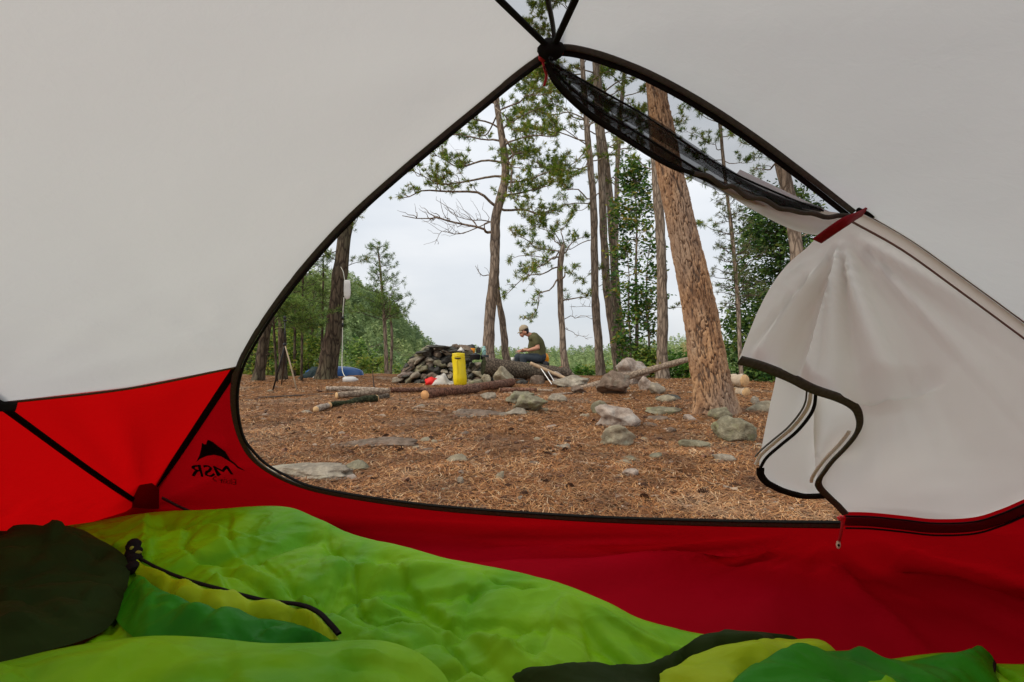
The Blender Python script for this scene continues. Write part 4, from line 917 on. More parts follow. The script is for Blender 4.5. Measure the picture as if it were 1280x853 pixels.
# ================================================================== logs
lie(531, 500, 640, 483, 12, 10, 'redlog', 'log', 'red barked log with an orange sawn end lying below the stone fireplace', 'log', None, .008, 14, cut='cutred', seed=3)
lie(421, 499, 486, 493, 9, 8, 'polebark', 'log', 'short tan log lying left of the red barked one, its sawn end to the left', 'log', None, .01, 12, seed=7)
lie(484, 491, 590, 489, 7, 5, 'redlog', 'log', 'thin reddish pole lying across the camp behind the tan log', 'log', None, .015, 10, seed=8)
lie(408, 489, 487, 490, 6, 5, 'palelog', 'log', 'pale peeled branch lying behind the tan log', 'log', None, .03, 10, seed=9)
lie(412, 511, 470, 503, 8, 10, 'mosslog', 'log', 'dark mossy broken branch in front of the tan log', 'log', None, .05, 10, seed=10)
lie(464, 502, 485, 499, 7, 7, 'log', 'log', 'stubby tan piece of wood at the right end of the mossy branch', 'log', None, .03, 10, seed=11)
lie(395, 516, 412, 512, 8, 7, 'palelog', 'log', 'small pale chunk of wood at the left end of the mossy branch', 'log', None, .03, 10, seed=12)
lie(323, 498, 440, 493, 2, 3, 'twig', 'stick', 'long thin dark stick lying below the tripod', 'stick', None, .02, 6, seed=13)
lie(625, 491, 672, 490, 6, 5, 'redlog', 'log', 'reddish branch lying in front of the big log supports', 'log', None, .02, 10, seed=14)
lie(632, 484, 690, 490, 3, 3, 'palelog', 'stick', 'pale thin stick lying before the big log supports', 'stick', None, .04, 6, seed=15)
lie(690, 495, 730, 492, 3, 2, 'palelog', 'stick', 'bleached stick lying left of the brown boulder', 'stick', None, .04, 6, seed=16)
lie(468, 489, 466, 463, 1.8, 1.0, 'twig', 'stick', 'short upright dark twig stuck in the ground beyond the logs', 'stick', None, .05, 6, seed=17, d0=8.9, d1=8.9)
lie(725, 487, 880, 444, 9.5, 6.5, 'polebark', 'pole', 'long straight pole slanting over the boulders up behind the big pine', 'pole', None, .006, 12, seed=18, d0=9.0, d1=9.3)
lie(604, 458, 712, 469, 23, 17, 'log', 'log', 'big horizontal log on stones in front of the seated man', 'log', None, .006, 20, seed=19, cut='mosslog', d0=10.35, d1=10.9)
LG = [lie(908, 475, 931, 476, 15, 16, 'birch', 'firewood', 'top round of sawn firewood right of the big pine', 'firewood', 'sawn firewood rounds', .002, 14, seed=20, d0=7.35, d1=7.05),
      lie(911, 488, 933, 491, 12, 13, 'birch', 'firewood', 'lower right round of sawn firewood showing its pale end', 'firewood', 'sawn firewood rounds', .002, 14, seed=21, d0=7.35, d1=7.05),
      lie(898, 488, 917, 491, 11, 12, 'birch', 'firewood', 'lower left round of sawn firewood next to the big pine', 'firewood', 'sawn firewood rounds', .002, 14, seed=22, d0=7.4, d1=7.15)]
# stones under the big log
sup = [(627, 486, 34, 28, 'rockyellow', 'big yellowish stone propping the big log near its left end', 167), (607, 482, 15, 16, 'rockyellow', 'small yellow stone under the left end of the big log', 62),
       (672, 484, 20, 16, 'rockbrown', 'round brown stone under the middle of the big log', 63), (697, 481, 16, 18, 'rockpink', 'orange brown block under the right end of the big log', 64),
       (595, 486, 30, 12, 'rockmoss', 'flat mossy stone between yellow bag and big log', 65), (653, 484, 20, 9, 'rockdark', 'low dark stone under the middle of the big log', 66)]
for px, bot, w, h, mt, lb, s_ in sup: rock('rock', px, bot, w, h, mt, lb, s_, 3, depth=.8, sink=.12, rot=s_ * .3, d=10.05 if px != 595 else 9.9)
lie(663, 454, 722, 480, 4.5, 4.5, 'board', 'board', 'narrow weathered board leaning down from the big log', 'board', None, .002, 6, seed=23, d0=10.15, d1=9.9)
lie(690, 470, 735, 484, 3, 2, 'twig', 'stick', 'bent stick leaning beside the weathered board', 'stick', None, .05, 6, seed=24, d0=10.1, d1=9.8)
for k, (a0, b0) in enumerate((((675, 459), (690, 481)), ((683, 461), (694, 479)))):
    lie(*a0, *b0, 1.5, 1.5, 'metal', 'metal_rod', ['left shiny metal rod leaning against the big log', 'right shiny metal rod leaning against the big log'][k], 'rod', 'shiny rods leaning on the big log', .0, 6, seed=25 + k, d0=10.1, d1=9.75)
# ================================================================== stone fireplace
FP = thing('stone_fireplace', 'broad heap of stacked flat stones left of the yellow dry bag', 'fireplace', at(555, 476, 10.9))
xc = float(FP.location[0]); g0 = g1(xc, 10.9); cnt = 0
for lv in range(7):
    zl_ = lv * .112; hw = 1.0 * math.sqrt(max(0, 1 - (zl_ / .84) ** 1.15))
    for row in range(3):
        x = xc - hw - .04
        while x < xc + hw * (.95 if lv < 4 else .72):
            w = .13 + .26 * rng.random() ** 1.3; hh = .09 + .075 * rng.random()
            V, T = rock_verts(3, 300 + cnt, 13, .13, .42); V = V / np.abs(V).max(0) * (w * .58, .13 + .07 * rng.random(), hh * .66)
            ti = (rng.random() - .5) * .7 - (.55 if x < xc - hw * .65 else 0); ct, st_ = math.cos(ti), math.sin(ti); V = V @ np.array([[ct, 0, -st_], [0, 1, 0], [st_, 0, ct]])
            mt = ['rock', 'rockdark', 'rockbrown', 'rockdark', 'rockmoss', 'rockbrown', 'rockmoss', 'rockdark', 'rockyellow', 'rockpink'][int(rng.choice(10, p=[.15, .16, .15, .12, .12, .10, .08, .06, .03, .03]))]
            obj('stone', mesh('stone', V, T), M[mt], FP, np.array([x + w / 2, 10.62 + row * .25 + zl_ * .38 + .09 * rng.random(), g0 + .04 + zl_ + .05 * (rng.random() - .3)]) - np.array(FP.location)); cnt += 1
            x += w * .88
for k, (px, py, w, h, ti, mt) in enumerate([(548, 434, 34, 5, -.05, 'rockdark'), (528, 440, 22, 4, .2, 'rockdark'), (522, 452, 16, 5, .75, 'rock'), (511, 462, 15, 4, .6, 'rockdark'), (507, 471, 22, 6, .1, 'rockdark'), (569, 439, 20, 6, 0, 'rockdark')]):
    V, T = rock_verts(3, 500 + k, 8, .1, .5); s_ = 10.6 / F / 2; V = V / np.abs(V).max(0) * (w * s_, .16, h * s_); ct, st_ = math.cos(ti), math.sin(ti); V = V @ np.array([[ct, 0, st_], [0, 1, 0], [-st_, 0, ct]])
    obj('stone', mesh('stone', V, T), M[mt], FP, at(px, py, 10.75) - np.array(FP.location))
#PART4
# ================================================================== trees
def needles(mb_, tufts, r, n=26, w=.0035, spread=.6):
    "tufts: list of (pos, dir, length); each needle one thin triangle"
    if not tufts: return
    P = np.array([t[0] for t in tufts]); D_ = np.array([t[1] for t in tufts]); Ln = np.array([t[2] for t in tufts]); k = len(P)
    D_ = D_ / (np.linalg.norm(D_, axis=1)[:, None] + 1e-9)
    dd = D_[:, None] * .55 + r.normal(size=(k, n, 3)) * spread + np.array([0, 0, .12]); dd /= np.linalg.norm(dd, axis=2)[..., None]
    base = P[:, None] - D_[:, None] * (r.random((k, n, 1)) * Ln[:, None, None] * .7); ln = Ln[:, None, None] * (.65 + .5 * r.random((k, n, 1)))
    sd = np.cross(dd, r.normal(size=(k, n, 3))); sd /= np.linalg.norm(sd, axis=2)[..., None] + 1e-9; sd *= w
    mid = base + dd * ln * .5
    V = np.stack([base - sd * .5, base + sd * .5, mid - sd, mid + sd, base + dd * ln], 2).reshape(-1, 3)
    b = (np.arange(k * n) * 5)[:, None]; mb_.add(V, b + [2, 3, 4], b + [0, 1, 3, 2])
def grow(a, b, r, wig=.12, n=10, sag=0.):
    a, b = np.array(a), np.array(b); t = np.linspace(0, 1, n)[:, None]; L_ = np.linalg.norm(b - a); s = int(r.integers(9999))
    P = a + (b - a) * t; f_ = r.random((2, 3)) * 3 + (2.2, 2.2, 2.2); ph = r.random((2, 3)) * 6.28; am = r.random((2, 3)) * (1.0, 1.0, .8)
    W_ = am[0] * (np.sin(f_[0] * t * 1.4 + ph[0]) - np.sin(ph[0])) + .45 * am[1] * (np.sin(f_[1] * t * 3.3 + ph[1]) - np.sin(ph[1]))
    return P + .75 * wig * L_ * W_ + np.array([0, 0, 1]) * (sag * L_ * np.sin(math.pi * t))
def limb(par, a, b, r, rad, mat, leafmat, dens_=1., tl=.13, bare=.35, wig=.12, sub=.36, tn=24, w=.0035, spread=.6, droop=0.):
    "one branch object with its side shoots; its needles are a sub-part"
    mbr = MB(); tuf = []; P = grow(a, b, r, wig, 12, sag=droop); L_ = np.linalg.norm(P[-1] - P[0])
    mbr.tube(P, np.linspace(rad, max(.004, rad * .25), len(P)), 5, False)
    T_ = np.gradient(P, axis=0)
    ns = max(2, int(L_ * 5.5 * dens_))
    for q in range(ns):
        f = bare + (1 - bare) * (q + r.random()) / ns; i = min(len(P) - 1, int(f * (len(P) - 1))); p = P[i]; t = T_[i] / np.linalg.norm(T_[i])
        sdv = np.cross(t, [0, 0, 1.]) * (1 if q % 2 else -1) * (.5 + r.random()) + np.array([0, 0, .25 + .5 * r.random()]) + t * (.4 + .5 * r.random()) + r.normal(size=3) * .25
        sdv /= np.linalg.norm(sdv); sl = L_ * sub * (1.15 - f * .7) * (.6 + .7 * r.random()); sl = min(max(sl, .18), 1.1)
        Q_ = grow(p, p + sdv * sl, r, .16, 7); mbr.tube(Q_, np.linspace(max(.006, rad * .35), .003, 7), 4, False)
        if leafmat:
            td = np.gradient(Q_, axis=0); m_ = max(2, int(sl / .13))
            for u in range(m_):
                g = 1 - u * .55 / m_; ix = min(6, int(g * 6)); off_ = r.normal(size=3) * .05
                if r.random() < .92: tuf.append((Q_[ix] + off_ + td[ix] * 0, td[ix] / np.linalg.norm(td[ix]) + r.normal(size=3) * .5, tl * (.7 + .6 * r.random())))
            for u in range(int(m_ * .7)):
                j = int(r.integers(2, 7)); e = Q_[j] + r.normal(size=3) * sl * .22; mbr.tube([Q_[j], e], [.004, .002], 3, False); tuf.append((e, e - Q_[j], tl * (.7 + .6 * r.random())))
    o = mbr.build('branch', mat, par)
    if leafmat:
        tuf.append((P[-1], T_[-1], tl)); nb = MB(); needles(nb, tuf, r, tn, w, spread); nb.build('needles', leafmat, o, sm=False)
    return o
def trunk_from(pts, d, lean=0., low=.35):
    P = np.array([at(x, y, d + lean * (HZ + 20 - y) / F * d) for x, y, w in pts]); Rr = np.array([w / 2 / F * d for _, _, w in pts])
    P = np.r_[[P[0] - (0, 0, low)], P]; Rr = np.r_[[Rr[0] * 1.35], Rr]
    Q_ = crom(np.c_[P, Rr], 6); return Q_[:, :3], np.abs(Q_[:, 3]) + 1e-3
def pine(name, label, pts, d, bark, brs=(), leaf='pine', seed=1, group=None, lean=0, tl=.13, dens_=1., auto=None, cat='tree', tn=24, w=.0035, k=14, wig=.12, low=.5, spread=.6):
    r = np.random.default_rng(seed); P, Rr = trunk_from(pts, d, lean, low)
    root = thing(name, label, cat, (P[0][0], P[0][1], g1(P[0][0], P[0][1])), group)
    m = MB().tube(P, Rr, k, True); V = m.V[0]; n = len(P); nn = V[:n * k] - np.repeat(P, k, 0); V[:n * k] += nn * (.16 * fbm(V[:n * k] * (7, 7, 3), 3, seed))[:, None]
    m.build('trunk', M[bark], root)
    def onp(py): 
        z = CAMZ + (HZ - py) / F * d; i = int(np.argmin(np.abs(P[:, 2] - z))); return P[i], Rr[i]
    for br in brs:
        (px0, py0, px1, py1), dz = br[:4], br[4]; opt = br[5] if len(br) > 5 else {}
        a, ra = onp(py0); a2 = at(px0, py0, d); b_ = at(px1, py1, d + dz); a = a if abs(a[0] - a2[0]) < .5 else a2
        o = dict(rad=max(.012, ra * .32), mat=M[bark if ra > .02 else 'twig'], leafmat=M[leaf], dens_=dens_, tl=tl, tn=tn, w=w, wig=wig, spread=spread); o.update(opt)
        limb(root, a, b_, r, **o)
    if auto:      # whorls of branches: z0,z1, spacing, length at bottom, length at top, rise
        z0, z1, sp, l0, l1, rise, nper = auto; z = z0
        while z < z1:
            i = int(np.argmin(np.abs(P[:, 2] - z))); a = P[i]; t = (z - z0) / (z1 - z0); ph = r.random() * 6
            for q in range(nper):
                an = ph + q * 6.28 / nper + r.normal() * .3; L_ = (l0 + (l1 - l0) * t) * (.7 + .5 * r.random())
                limb(root, a, a + np.array([math.cos(an) * L_, math.sin(an) * L_, rise * L_ + r.normal() * .1]), r, max(.006, Rr[i] * .3), M['twig'], M[leaf], dens_, tl, .2, .10, .36, tn, w, spread)
            z += sp * (.75 + .5 * r.random())
    return root
BARE = dict(leafmat=None, dens_=1.3, sub=.45, wig=.2, bare=.3)
big = dict(sub=.34)
# tall forked pine left of the seated man
pine('pine_tree', 'tall crooked pine whose trunk rises behind the fireplace, left of the seated man', [(612, 462, 17), (612, 448, 15), (611, 430, 14), (613, 390, 13), (618, 340, 12.5), (619, 300, 12), (620, 270, 11.5), (628, 240, 10.5), (632, 210, 10), (627, 170, 8.5), (621, 130, 7), (619, 100, 6), (614, 50, 5), (608, 0, 4), (604, -50, 2)], 14.2, 'bark_grey', [
    (619, 288, 520, 282, -.4, BARE), (618, 282, 560, 258, .5, dict(BARE, rad=.02)), (618, 275, 540, 300, .3, dict(BARE, rad=.018)),
    (622, 262, 488, 236, -.8, dict(rad=.045, dens_=.6, tl=.11)), (630, 222, 515, 212, -.5, big), (630, 205, 545, 200, .6, big), (628, 180, 520, 168, 0, dict(dens_=.7)), (625, 160, 560, 132, .4), (621, 130, 570, 105, 0), (622, 140, 590, 175, .8), (619, 112, 585, 95, -.7),
    (625, 262, 700, 262, -.4), (630, 245, 684, 232, .3), (632, 225, 700, 205, -.8), (630, 205, 672, 180, .4), (628, 185, 705, 165, -.5), (625, 165, 690, 140, .5), (622, 140, 700, 118, 0), (620, 120, 668, 92, -.6), (619, 105, 690, 82, .6), (618, 90, 650, 60, 0), (628, 200, 655, 270, -1.2, dict(tl=.11)), (625, 170, 655, 215, -1.0), (621, 130, 650, 160, -1.2)],
    'pine', 2, tl=.125, dens_=.95, tn=34, w=.006, wig=.16, spread=.55)
pine('pine_tree', 'thin leaning bare trunk just right of the tall crooked pine', [(635, 458, 10), (632, 440, 9.5), (628, 400, 8), (622, 368, 7), (619, 330, 6), (617, 290, 5)], 14.6, 'bark_grey', [(621, 350, 600, 330, .3, BARE)], seed=3)
pine('pine_tree', 'short broken topped pine with low spreading boughs, right of the seated man', [(712, 476, 20), (708, 466, 12), (705, 445, 9), (703, 420, 8), (701, 380, 7.5), (700, 340, 7), (702, 318, 7), (704, 306, 4)], 13.6, 'bark_grey', [
    (702, 316, 645, 292, -.4), (702, 314, 632, 325, .2), (702, 320, 660, 345, -.6), (701, 335, 640, 378, .3, dict(droop=.05)), (701, 345, 662, 402, -.3, dict(tl=.11)), (703, 312, 680, 275, .3), (703, 310, 722, 262, 0), (702, 318, 735, 300, .4), (703, 312, 660, 270, .7),
    (703, 400, 748, 400, 0, dict(BARE, rad=.012)), (702, 382, 735, 366, .4, dict(dens_=.5)), (703, 405, 738, 420, .3, dict(BARE, rad=.010)), (701, 350, 722, 335, -.5)], 'pine', 4, tl=.13, dens_=.8, tn=34, w=.006, wig=.15)
rb = dict(rad=.02)
pine('pine_tree', 'slim tall pine, leftmost of the three close trunks right of the broken topped one', [(753, 478, 17), (751, 466, 12.5), (748, 430, 10.5), (744, 370, 9.5), (743, 300, 9), (741, 240, 8), (737, 200, 7.5), (733, 150, 7), (728, 80, 6), (722, 0, 4.5), (720, -50, 2)], 14.5, 'bark_grey', [
    (742, 250, 665, 285, -.5, rb), (742, 300, 690, 318, -.3, dict(rad=.016, dens_=.5)), (739, 215, 655, 205, -.3, rb), (736, 185, 672, 160, .4, rb), (733, 150, 680, 120, .3, rb), (732, 130, 700, 95, -.4), (737, 200, 790, 180, .5, rb), (734, 160, 775, 140, -.4), (730, 110, 770, 90, 0), (730, 100, 690, 78, .5), (744, 330, 720, 352, -.4, dict(rad=.01, dens_=.5)), (743, 380, 710, 392, -.2, dict(BARE, rad=.008)), (728, 70, 700, 40, .2), (726, 60, 760, 40, .2), (722, 20, 700, 0, .2), (735, 175, 710, 215, -.9, rb), (736, 190, 700, 235, -.8, rb)], 'pine', 5, tl=.125, dens_=.9, tn=34, w=.006, wig=.16)
pine('pine_tree', 'middle one of the three close tall pine trunks', [(774, 470, 15), (772, 455, 12), (766, 410, 11), (759, 360, 10), (755, 300, 9.5), (753, 250, 9), (751, 200, 8.5), (748, 160, 8), (744, 80, 6.5), (738, 0, 5), (736, -50, 2)], 15.2, 'bark_grey', [
    (752, 215, 812, 235, -.3, rb), (751, 190, 800, 168, 0, rb), (749, 150, 812, 130, .4, rb), (750, 165, 705, 150, -.4, rb), (753, 240, 715, 262, .3, rb), (748, 120, 785, 100, 0), (746, 100, 715, 84, 0), (744, 80, 780, 50, .2), (742, 50, 720, 20, .2)], 'pine', 6, tl=.12, dens_=.8, tn=34, w=.006, wig=.16)
pine('pine_tree', 'right one of the three close tall pine trunks, touching the leafy green tree', [(782, 468, 16), (779, 452, 13), (776, 420, 12), (770, 370, 11), (767, 320, 10), (763, 260, 9.5), (757, 200, 8.5), (752, 160, 8), (748, 90, 6.5), (744, 0, 5)], 15.6, 'bark_grey', [
    (764, 270, 820, 262, 0, rb), (760, 230, 825, 208, .3, rb), (757, 195, 790, 205, -.4, rb), (753, 165, 845, 160, .3, rb), (750, 110, 800, 88, -.2), (749, 90, 815, 60, .3), (768, 330, 740, 345, -.4, dict(rad=.012, dens_=.6)), (770, 345, 735, 375, -.3, dict(rad=.014, dens_=.6))], 'pine', 7, tl=.12, dens_=.8, tn=34, w=.006, wig=.16)
pine('pine_tree', 'straight grey pine trunk just left of the big orange barked pine', [(828, 466, 18), (828, 448, 14), (828, 420, 13), (828, 380, 12.5), (827, 330, 12), (825, 280, 12), (820, 220, 11), (817, 180, 10), (812, 100, 9), (806, 20, 7), (803, -40, 3)], 13.2, 'bark_grey', [
    (827, 380, 862, 388, .3, dict(rad=.012, dens_=.6)), (826, 300, 800, 296, -.3, dict(BARE, rad=.01)), (820, 215, 785, 200, .3, rb), (818, 190, 850, 170, .3, rb), (816, 150, 770, 120, 0, rb), (814, 120, 870, 95, 0), (812, 90, 850, 50, 0), (812, 90, 775, 60, .4), (808, 60, 840, 20, -.3)], 'pine', 8, tl=.12, dens_=.6, tn=34, w=.006)
pine('pine_sapling', 'slender sparse pine sapling in front of the dark cedar on the right', [(927, 472, 5), (925, 440, 5), (922, 370, 4.4), (918, 320, 3.8), (913, 270, 3), (908, 238, 1.6)], 10.8, 'bark_grey', [], 'pinedull', 9, tl=.085, dens_=1.0, auto=(1.55, 4.05, .20, .62, .22, .28, 4), tn=15, w=.0035, cat='tree', low=.2)
pine('pine_tree', 'grey trunk showing above the tied back door flap', [(1012, 478, 20), (1004, 420, 17), (996, 320, 16), (990, 270, 15.5), (982, 230, 15), (972, 180, 14), (960, 110, 12), (952, 40, 9), (946, -30, 5)], 9.2, 'bark_grey', [
    (995, 300, 1040, 285, 0, dict(rad=.014, dens_=.6)), (975, 200, 925, 180, .4, rb), (972, 180, 1010, 200, .3, rb), (968, 150, 900, 130, .5, rb), (965, 130, 1000, 110, 0, rb), (958, 100, 880, 80, .6, rb), (956, 90, 940, 40, 0, rb), (975, 195, 940, 215, .4, rb), (965, 140, 905, 165, -.3, rb)], 'pine', 10, tl=.11, dens_=.8, tn=22, w=.004)
pine('pine_tree', 'stout dark pine trunk at the left with a water bag hanging from it', [(408, 478, 34), (409, 466, 26), (412, 445, 23), (417, 412, 20.5), (421, 380, 19.5), (426, 340, 18), (430, 300, 16), (434, 275, 15), (440, 220, 13), (446, 140, 10), (450, 60, 6)], 12.9, 'bark_dark', [
    (430, 300, 455, 268, -.2, dict(rad=.015)), (428, 325, 395, 310, -.3, dict(rad=.016, tl=.12)), (428, 330, 462, 322, .3, dict(rad=.012)), (432, 285, 405, 268, -.2), (430, 310, 380, 330, .4, dict(rad=.014)), (436, 250, 470, 230, 0), (436, 250, 400, 220, 0)], 'pine', 11, tl=.12, dens_=1., tn=24, w=.004)
pine('pine_tree', 'dark leaning trunk at the far left edge of the door opening', [(322, 480, 17), (325, 462, 13), (329, 435, 12), (333, 410, 11.5), (338, 385, 11), (346, 340, 10), (352, 280, 8)], 11.6, 'bark_dark', [(328, 440, 305, 452, 0, dict(BARE, rad=.014)), (327, 450, 350, 434, -.1, dict(BARE, rad=.012)), (340, 380, 300, 360, 0), (345, 345, 375, 330, 0)], 'pinebright', 12, tl=.12, w=.004)
pine('pine_tree', 'mossy trunk right behind the stick tripod', [(354, 478, 13), (354, 462, 10), (353, 430, 9.5), (352, 390, 9), (353, 330, 8), (355, 270, 6)], 13.0, 'bark_dark', [(353, 385, 320, 372, 0), (353, 375, 390, 360, 0), (354, 330, 390, 310, 0)], 'pinebright', 13, tl=.12, w=.004)
for k, (px, top, d, sp_) in enumerate(((378, 292, 12.2, .5), (403, 318, 13.6, .4), (369, 340, 14.4, .5), (391, 350, 15.5, .4))):
    z0, z1 = CAMZ + (HZ - 425) / F * d, CAMZ + (HZ - top) / F * d
    if k < 3: z0 = CAMZ + (HZ - [400, 385, 410][k]) / F * d
    pine('pine_sapling', ['thin pole like young pine right of the stick tripod', 'thin young pine almost touching the left side of the stout dark trunk', 'slim sapling between the tripod and the stout dark trunk', 'slim sapling far behind the stout dark trunk'][k], [(px - 1, 478, 3.6), (px - 1, 460, 3.2), (px, 400, 2.8), (px + 1, top + 30, 2.2), (px + 1, top, 1)], d, 'bark_dark', [], 'pinebright', 20 + k, tl=.10, dens_=1.1, auto=(z0, z1, .24, .75, .25, .18, 4), tn=18, w=.004, group='saplings in the left thicket', low=.4)
rr_ = np.random.default_rng(77)
pine('pine_sapling', 'young pine with drooping bright green boughs over the stick tripod', [(346, 474, 3.5), (344, 440, 3), (342, 400, 2.5), (341, 350, 2)], 11.0, 'bark_dark', [(343, 412, 402, 396, -.6, dict(rad=.012)), (343, 405, 376, 388, -.9), (343, 405, 318, 400, -.3), (342, 395, 362, 375, .2), (342, 385, 312, 380, 0), (342, 375, 372, 362, .4), (343, 402, 350, 386, -1.1), (343, 408, 404, 402, .1), (342, 370, 330, 350, 0)], 'pinebright', 26, tl=.11, dens_=2.0, tn=34, w=.0045, low=.2)
pine('pine_tree', 'young double stemmed pine standing alone against the wooded hill', [(483, 474, 5.5), (483, 455, 5), (482, 430, 4.5), (480, 395, 4), (477, 355, 3.2), (474, 325, 2.2), (472, 308, 1.2)], 15.6, 'bark_grey', [
    (489, 400, 512, 396, 0), (482, 425, 462, 440, 0, dict(BARE, rad=.008)), (482, 430, 520, 442, 0, dict(BARE, rad=.008))], 'pinebright', 27, tl=.12, dens_=1.05, auto=(1.55, 3.9, .29, .95, .25, .34, 4), tn=20, w=.0042, low=.6)
pine('pine_sapling', 'second thin stem growing beside the young pine on the hill edge', [(488, 476, 4), (489, 450, 3.6), (490, 420, 3), (488, 395, 2.4), (487, 372, 1.2)], 15.8, 'bark_grey', [], 'pinebright', 28, tl=.11, dens_=1., auto=(1.9, 2.5, .2, .6, .25, .3, 4), tn=20, w=.004, low=.6)

pine('pine_tree', 'pine hidden behind the slim leftmost close trunk, its crown filling the gap under the peak', [(753, 462, 9), (748, 430, 7.5), (744, 370, 7), (743, 300, 6.5), (741, 240, 6), (737, 200, 6), (733, 150, 5.5), (728, 80, 5), (722, 0, 3), (718, -40, 2)], 19.0, 'bark_grey', [
    (738, 250, 650, 232, 0), (738, 235, 747, 222, .5), (738, 205, 640, 190, .5), (734, 200, 755, 185, -.5), (734, 180, 650, 160, -.6), (734, 170, 750, 150, .6), (734, 150, 640, 128, 0), (734, 150, 765, 128, 0), (734, 130, 655, 108, .7), (734, 125, 747, 105, -.8), (728, 110, 640, 88, 0), (728, 105, 770, 84, .4), (728, 90, 660, 66, -.5), (728, 85, 747, 60, .5), (722, 60, 645, 36, 0), (722, 50, 750, 30, 0), (722, 30, 660, 5, 0), (722, 25, 730, 0, 0), (722, 0, 655, -20, .4), (722, 0, 737, -22, -.4), (722, 15, 690, -25, .8)], 'pine', 14, tl=.16, dens_=1.0, tn=34, w=.008, wig=.14)
pine('pine_tree', 'pine farther back between the leaning orange pine and the grey trunk by the flap', [(926, 462, 5), (924, 420, 4.5), (921, 370, 4.2), (916, 310, 4), (911, 260, 4), (904, 200, 4), (896, 110, 3.5), (890, 40, 2)], 17.5, 'bark_grey', [
    (898, 235, 860, 222, 0), (898, 235, 945, 225, 0), (897, 205, 855, 190, .5), (897, 205, 950, 196, -.5), (896, 180, 850, 160, 0), (896, 175, 955, 165, .5), (895, 150, 860, 130, 0), (895, 150, 945, 140, 0), (893, 125, 850, 108, .4), (893, 120, 935, 105, 0), (892, 100, 860, 78, 0), (892, 95, 925, 76, 0), (901, 290, 872, 280, 0, dict(dens_=.6)), (902, 300, 935, 292, 0, dict(dens_=.6))], 'pine', 15, tl=.15, dens_=1.0, tn=32, w=.007)
pine('pine_tree', 'pine farther back seen through the rolled net beside the leaning orange pine', [(772, 460, 7), (771, 400, 6), (770, 300, 6), (772, 200, 5.5), (776, 140, 5), (780, 90, 4), (782, 30, 2)], 21.0, 'bark_grey', [
    (776, 150, 740, 132, 0), (776, 150, 812, 136, 0), (777, 130, 735, 108, .5), (777, 125, 830, 112, 0), (779, 105, 745, 84, 0), (779, 100, 825, 84, .5), (780, 85, 752, 60, 0), (780, 80, 815, 62, 0), (773, 185, 800, 178, 0), (773, 190, 745, 180, 0)], 'pine', 16, tl=.17, dens_=1.0, tn=32, w=.009)
# --- the big orange barked pine: plates of bark are real relief
BP = [(894, 540, 104), (896, 522, 66), (893, 496, 54), (888, 470, 50.5), (881, 430, 48), (873, 380, 45), (860, 320, 40.5), (845, 250, 36.5), (836, 210, 34), (828, 160, 30), (820, 110, 25), (812, 50, 22), (806, -10, 19), (798, -120, 14), (792, -260, 9), (790, -420, 4)]
dB = 4.95; Pc = np.array([at(x, y, dB) for x, y, w in BP]); Rb = np.array([w * .93 / 2 / F * dB for _, _, w in BP]); Qb_ = crom(np.c_[Pc, Rb], 8)
hgt = np.concatenate([[0], np.cumsum(np.linalg.norm(np.diff(Qb_[:, :3], axis=0), axis=1))]); hs = np.concatenate([np.arange(0, 3.6, .0085), np.arange(3.6, hgt[-1], .06)])
Pc = np.stack([np.interp(hs, hgt, Qb_[:, q]) for q in range(3)], 1); Rb = np.interp(hs, hgt, Qb_[:, 3]); ka = 190
tha = np.arange(ka) * 2 * math.pi / ka; Hh = np.repeat(hs[:, None], ka, 1).ravel(); Ta = np.repeat(tha[None], len(hs), 0).ravel(); Rf = np.repeat(Rb[:, None], ka, 1).ravel()
cxy = np.c_[np.cos(Ta), np.sin(Ta)]; q3 = np.c_[cxy * .22 * 17, Hh * 5.2]; q3 = q3 * (1.25, 1.25, .8) + .6 * np.c_[fbm(q3 * 1.2, 2, 1), fbm(q3 * 1.2, 2, 2), fbm(q3, 2, 3)]
d1, d2, cid = cells(q3, 5); edge = d2 - d1; plate = smooth(.0, .17, edge)
q4 = np.c_[cxy * .22 * 40, Hh * 16]; d1b, d2b, cidb = cells(q4 + .3 * fbm(q4, 2, 8)[:, None], 9)
lob = np.cos(Ta * 5 + 1.2 + 1.5 * fbm(np.c_[cxy, Hh * .3], 2, 4)) * smooth(.7, 0, Hh) * .18 * (1 + 0 * Hh)
disp = -.019 * (1 - plate) + .010 * (cid - .5) * plate + .005 * (cidb - .5) - .003 * (1 - smooth(.02, .2, d2b - d1b)) + .002 * fbm(q4 * 2, 2, 6)
Rr2 = Rf * (1 + lob + .03 * fbm(np.c_[cxy, Hh], 2, 12)) + disp
Vt_ = np.c_[np.repeat(Pc, ka, 0)[:, 0] + cxy[:, 0] * Rr2, np.repeat(Pc, ka, 0)[:, 1] + cxy[:, 1] * Rr2, np.repeat(Pc, ka, 0)[:, 2]]
i = np.arange(len(hs) - 1)[:, None] * ka; j = np.arange(ka)[None]; j2 = (j + 1) % ka; Qt = np.stack([i + j, i + j2, i + ka + j2, i + ka + j], -1).reshape(-1, 4)
pg0 = atg(896, 520)
HT = thing('pine_tree', 'big leaning pine with flaky orange bark, nearest tree to the tent', 'tree', (Pc[0][0], dB, g1(Pc[0][0], dB)))
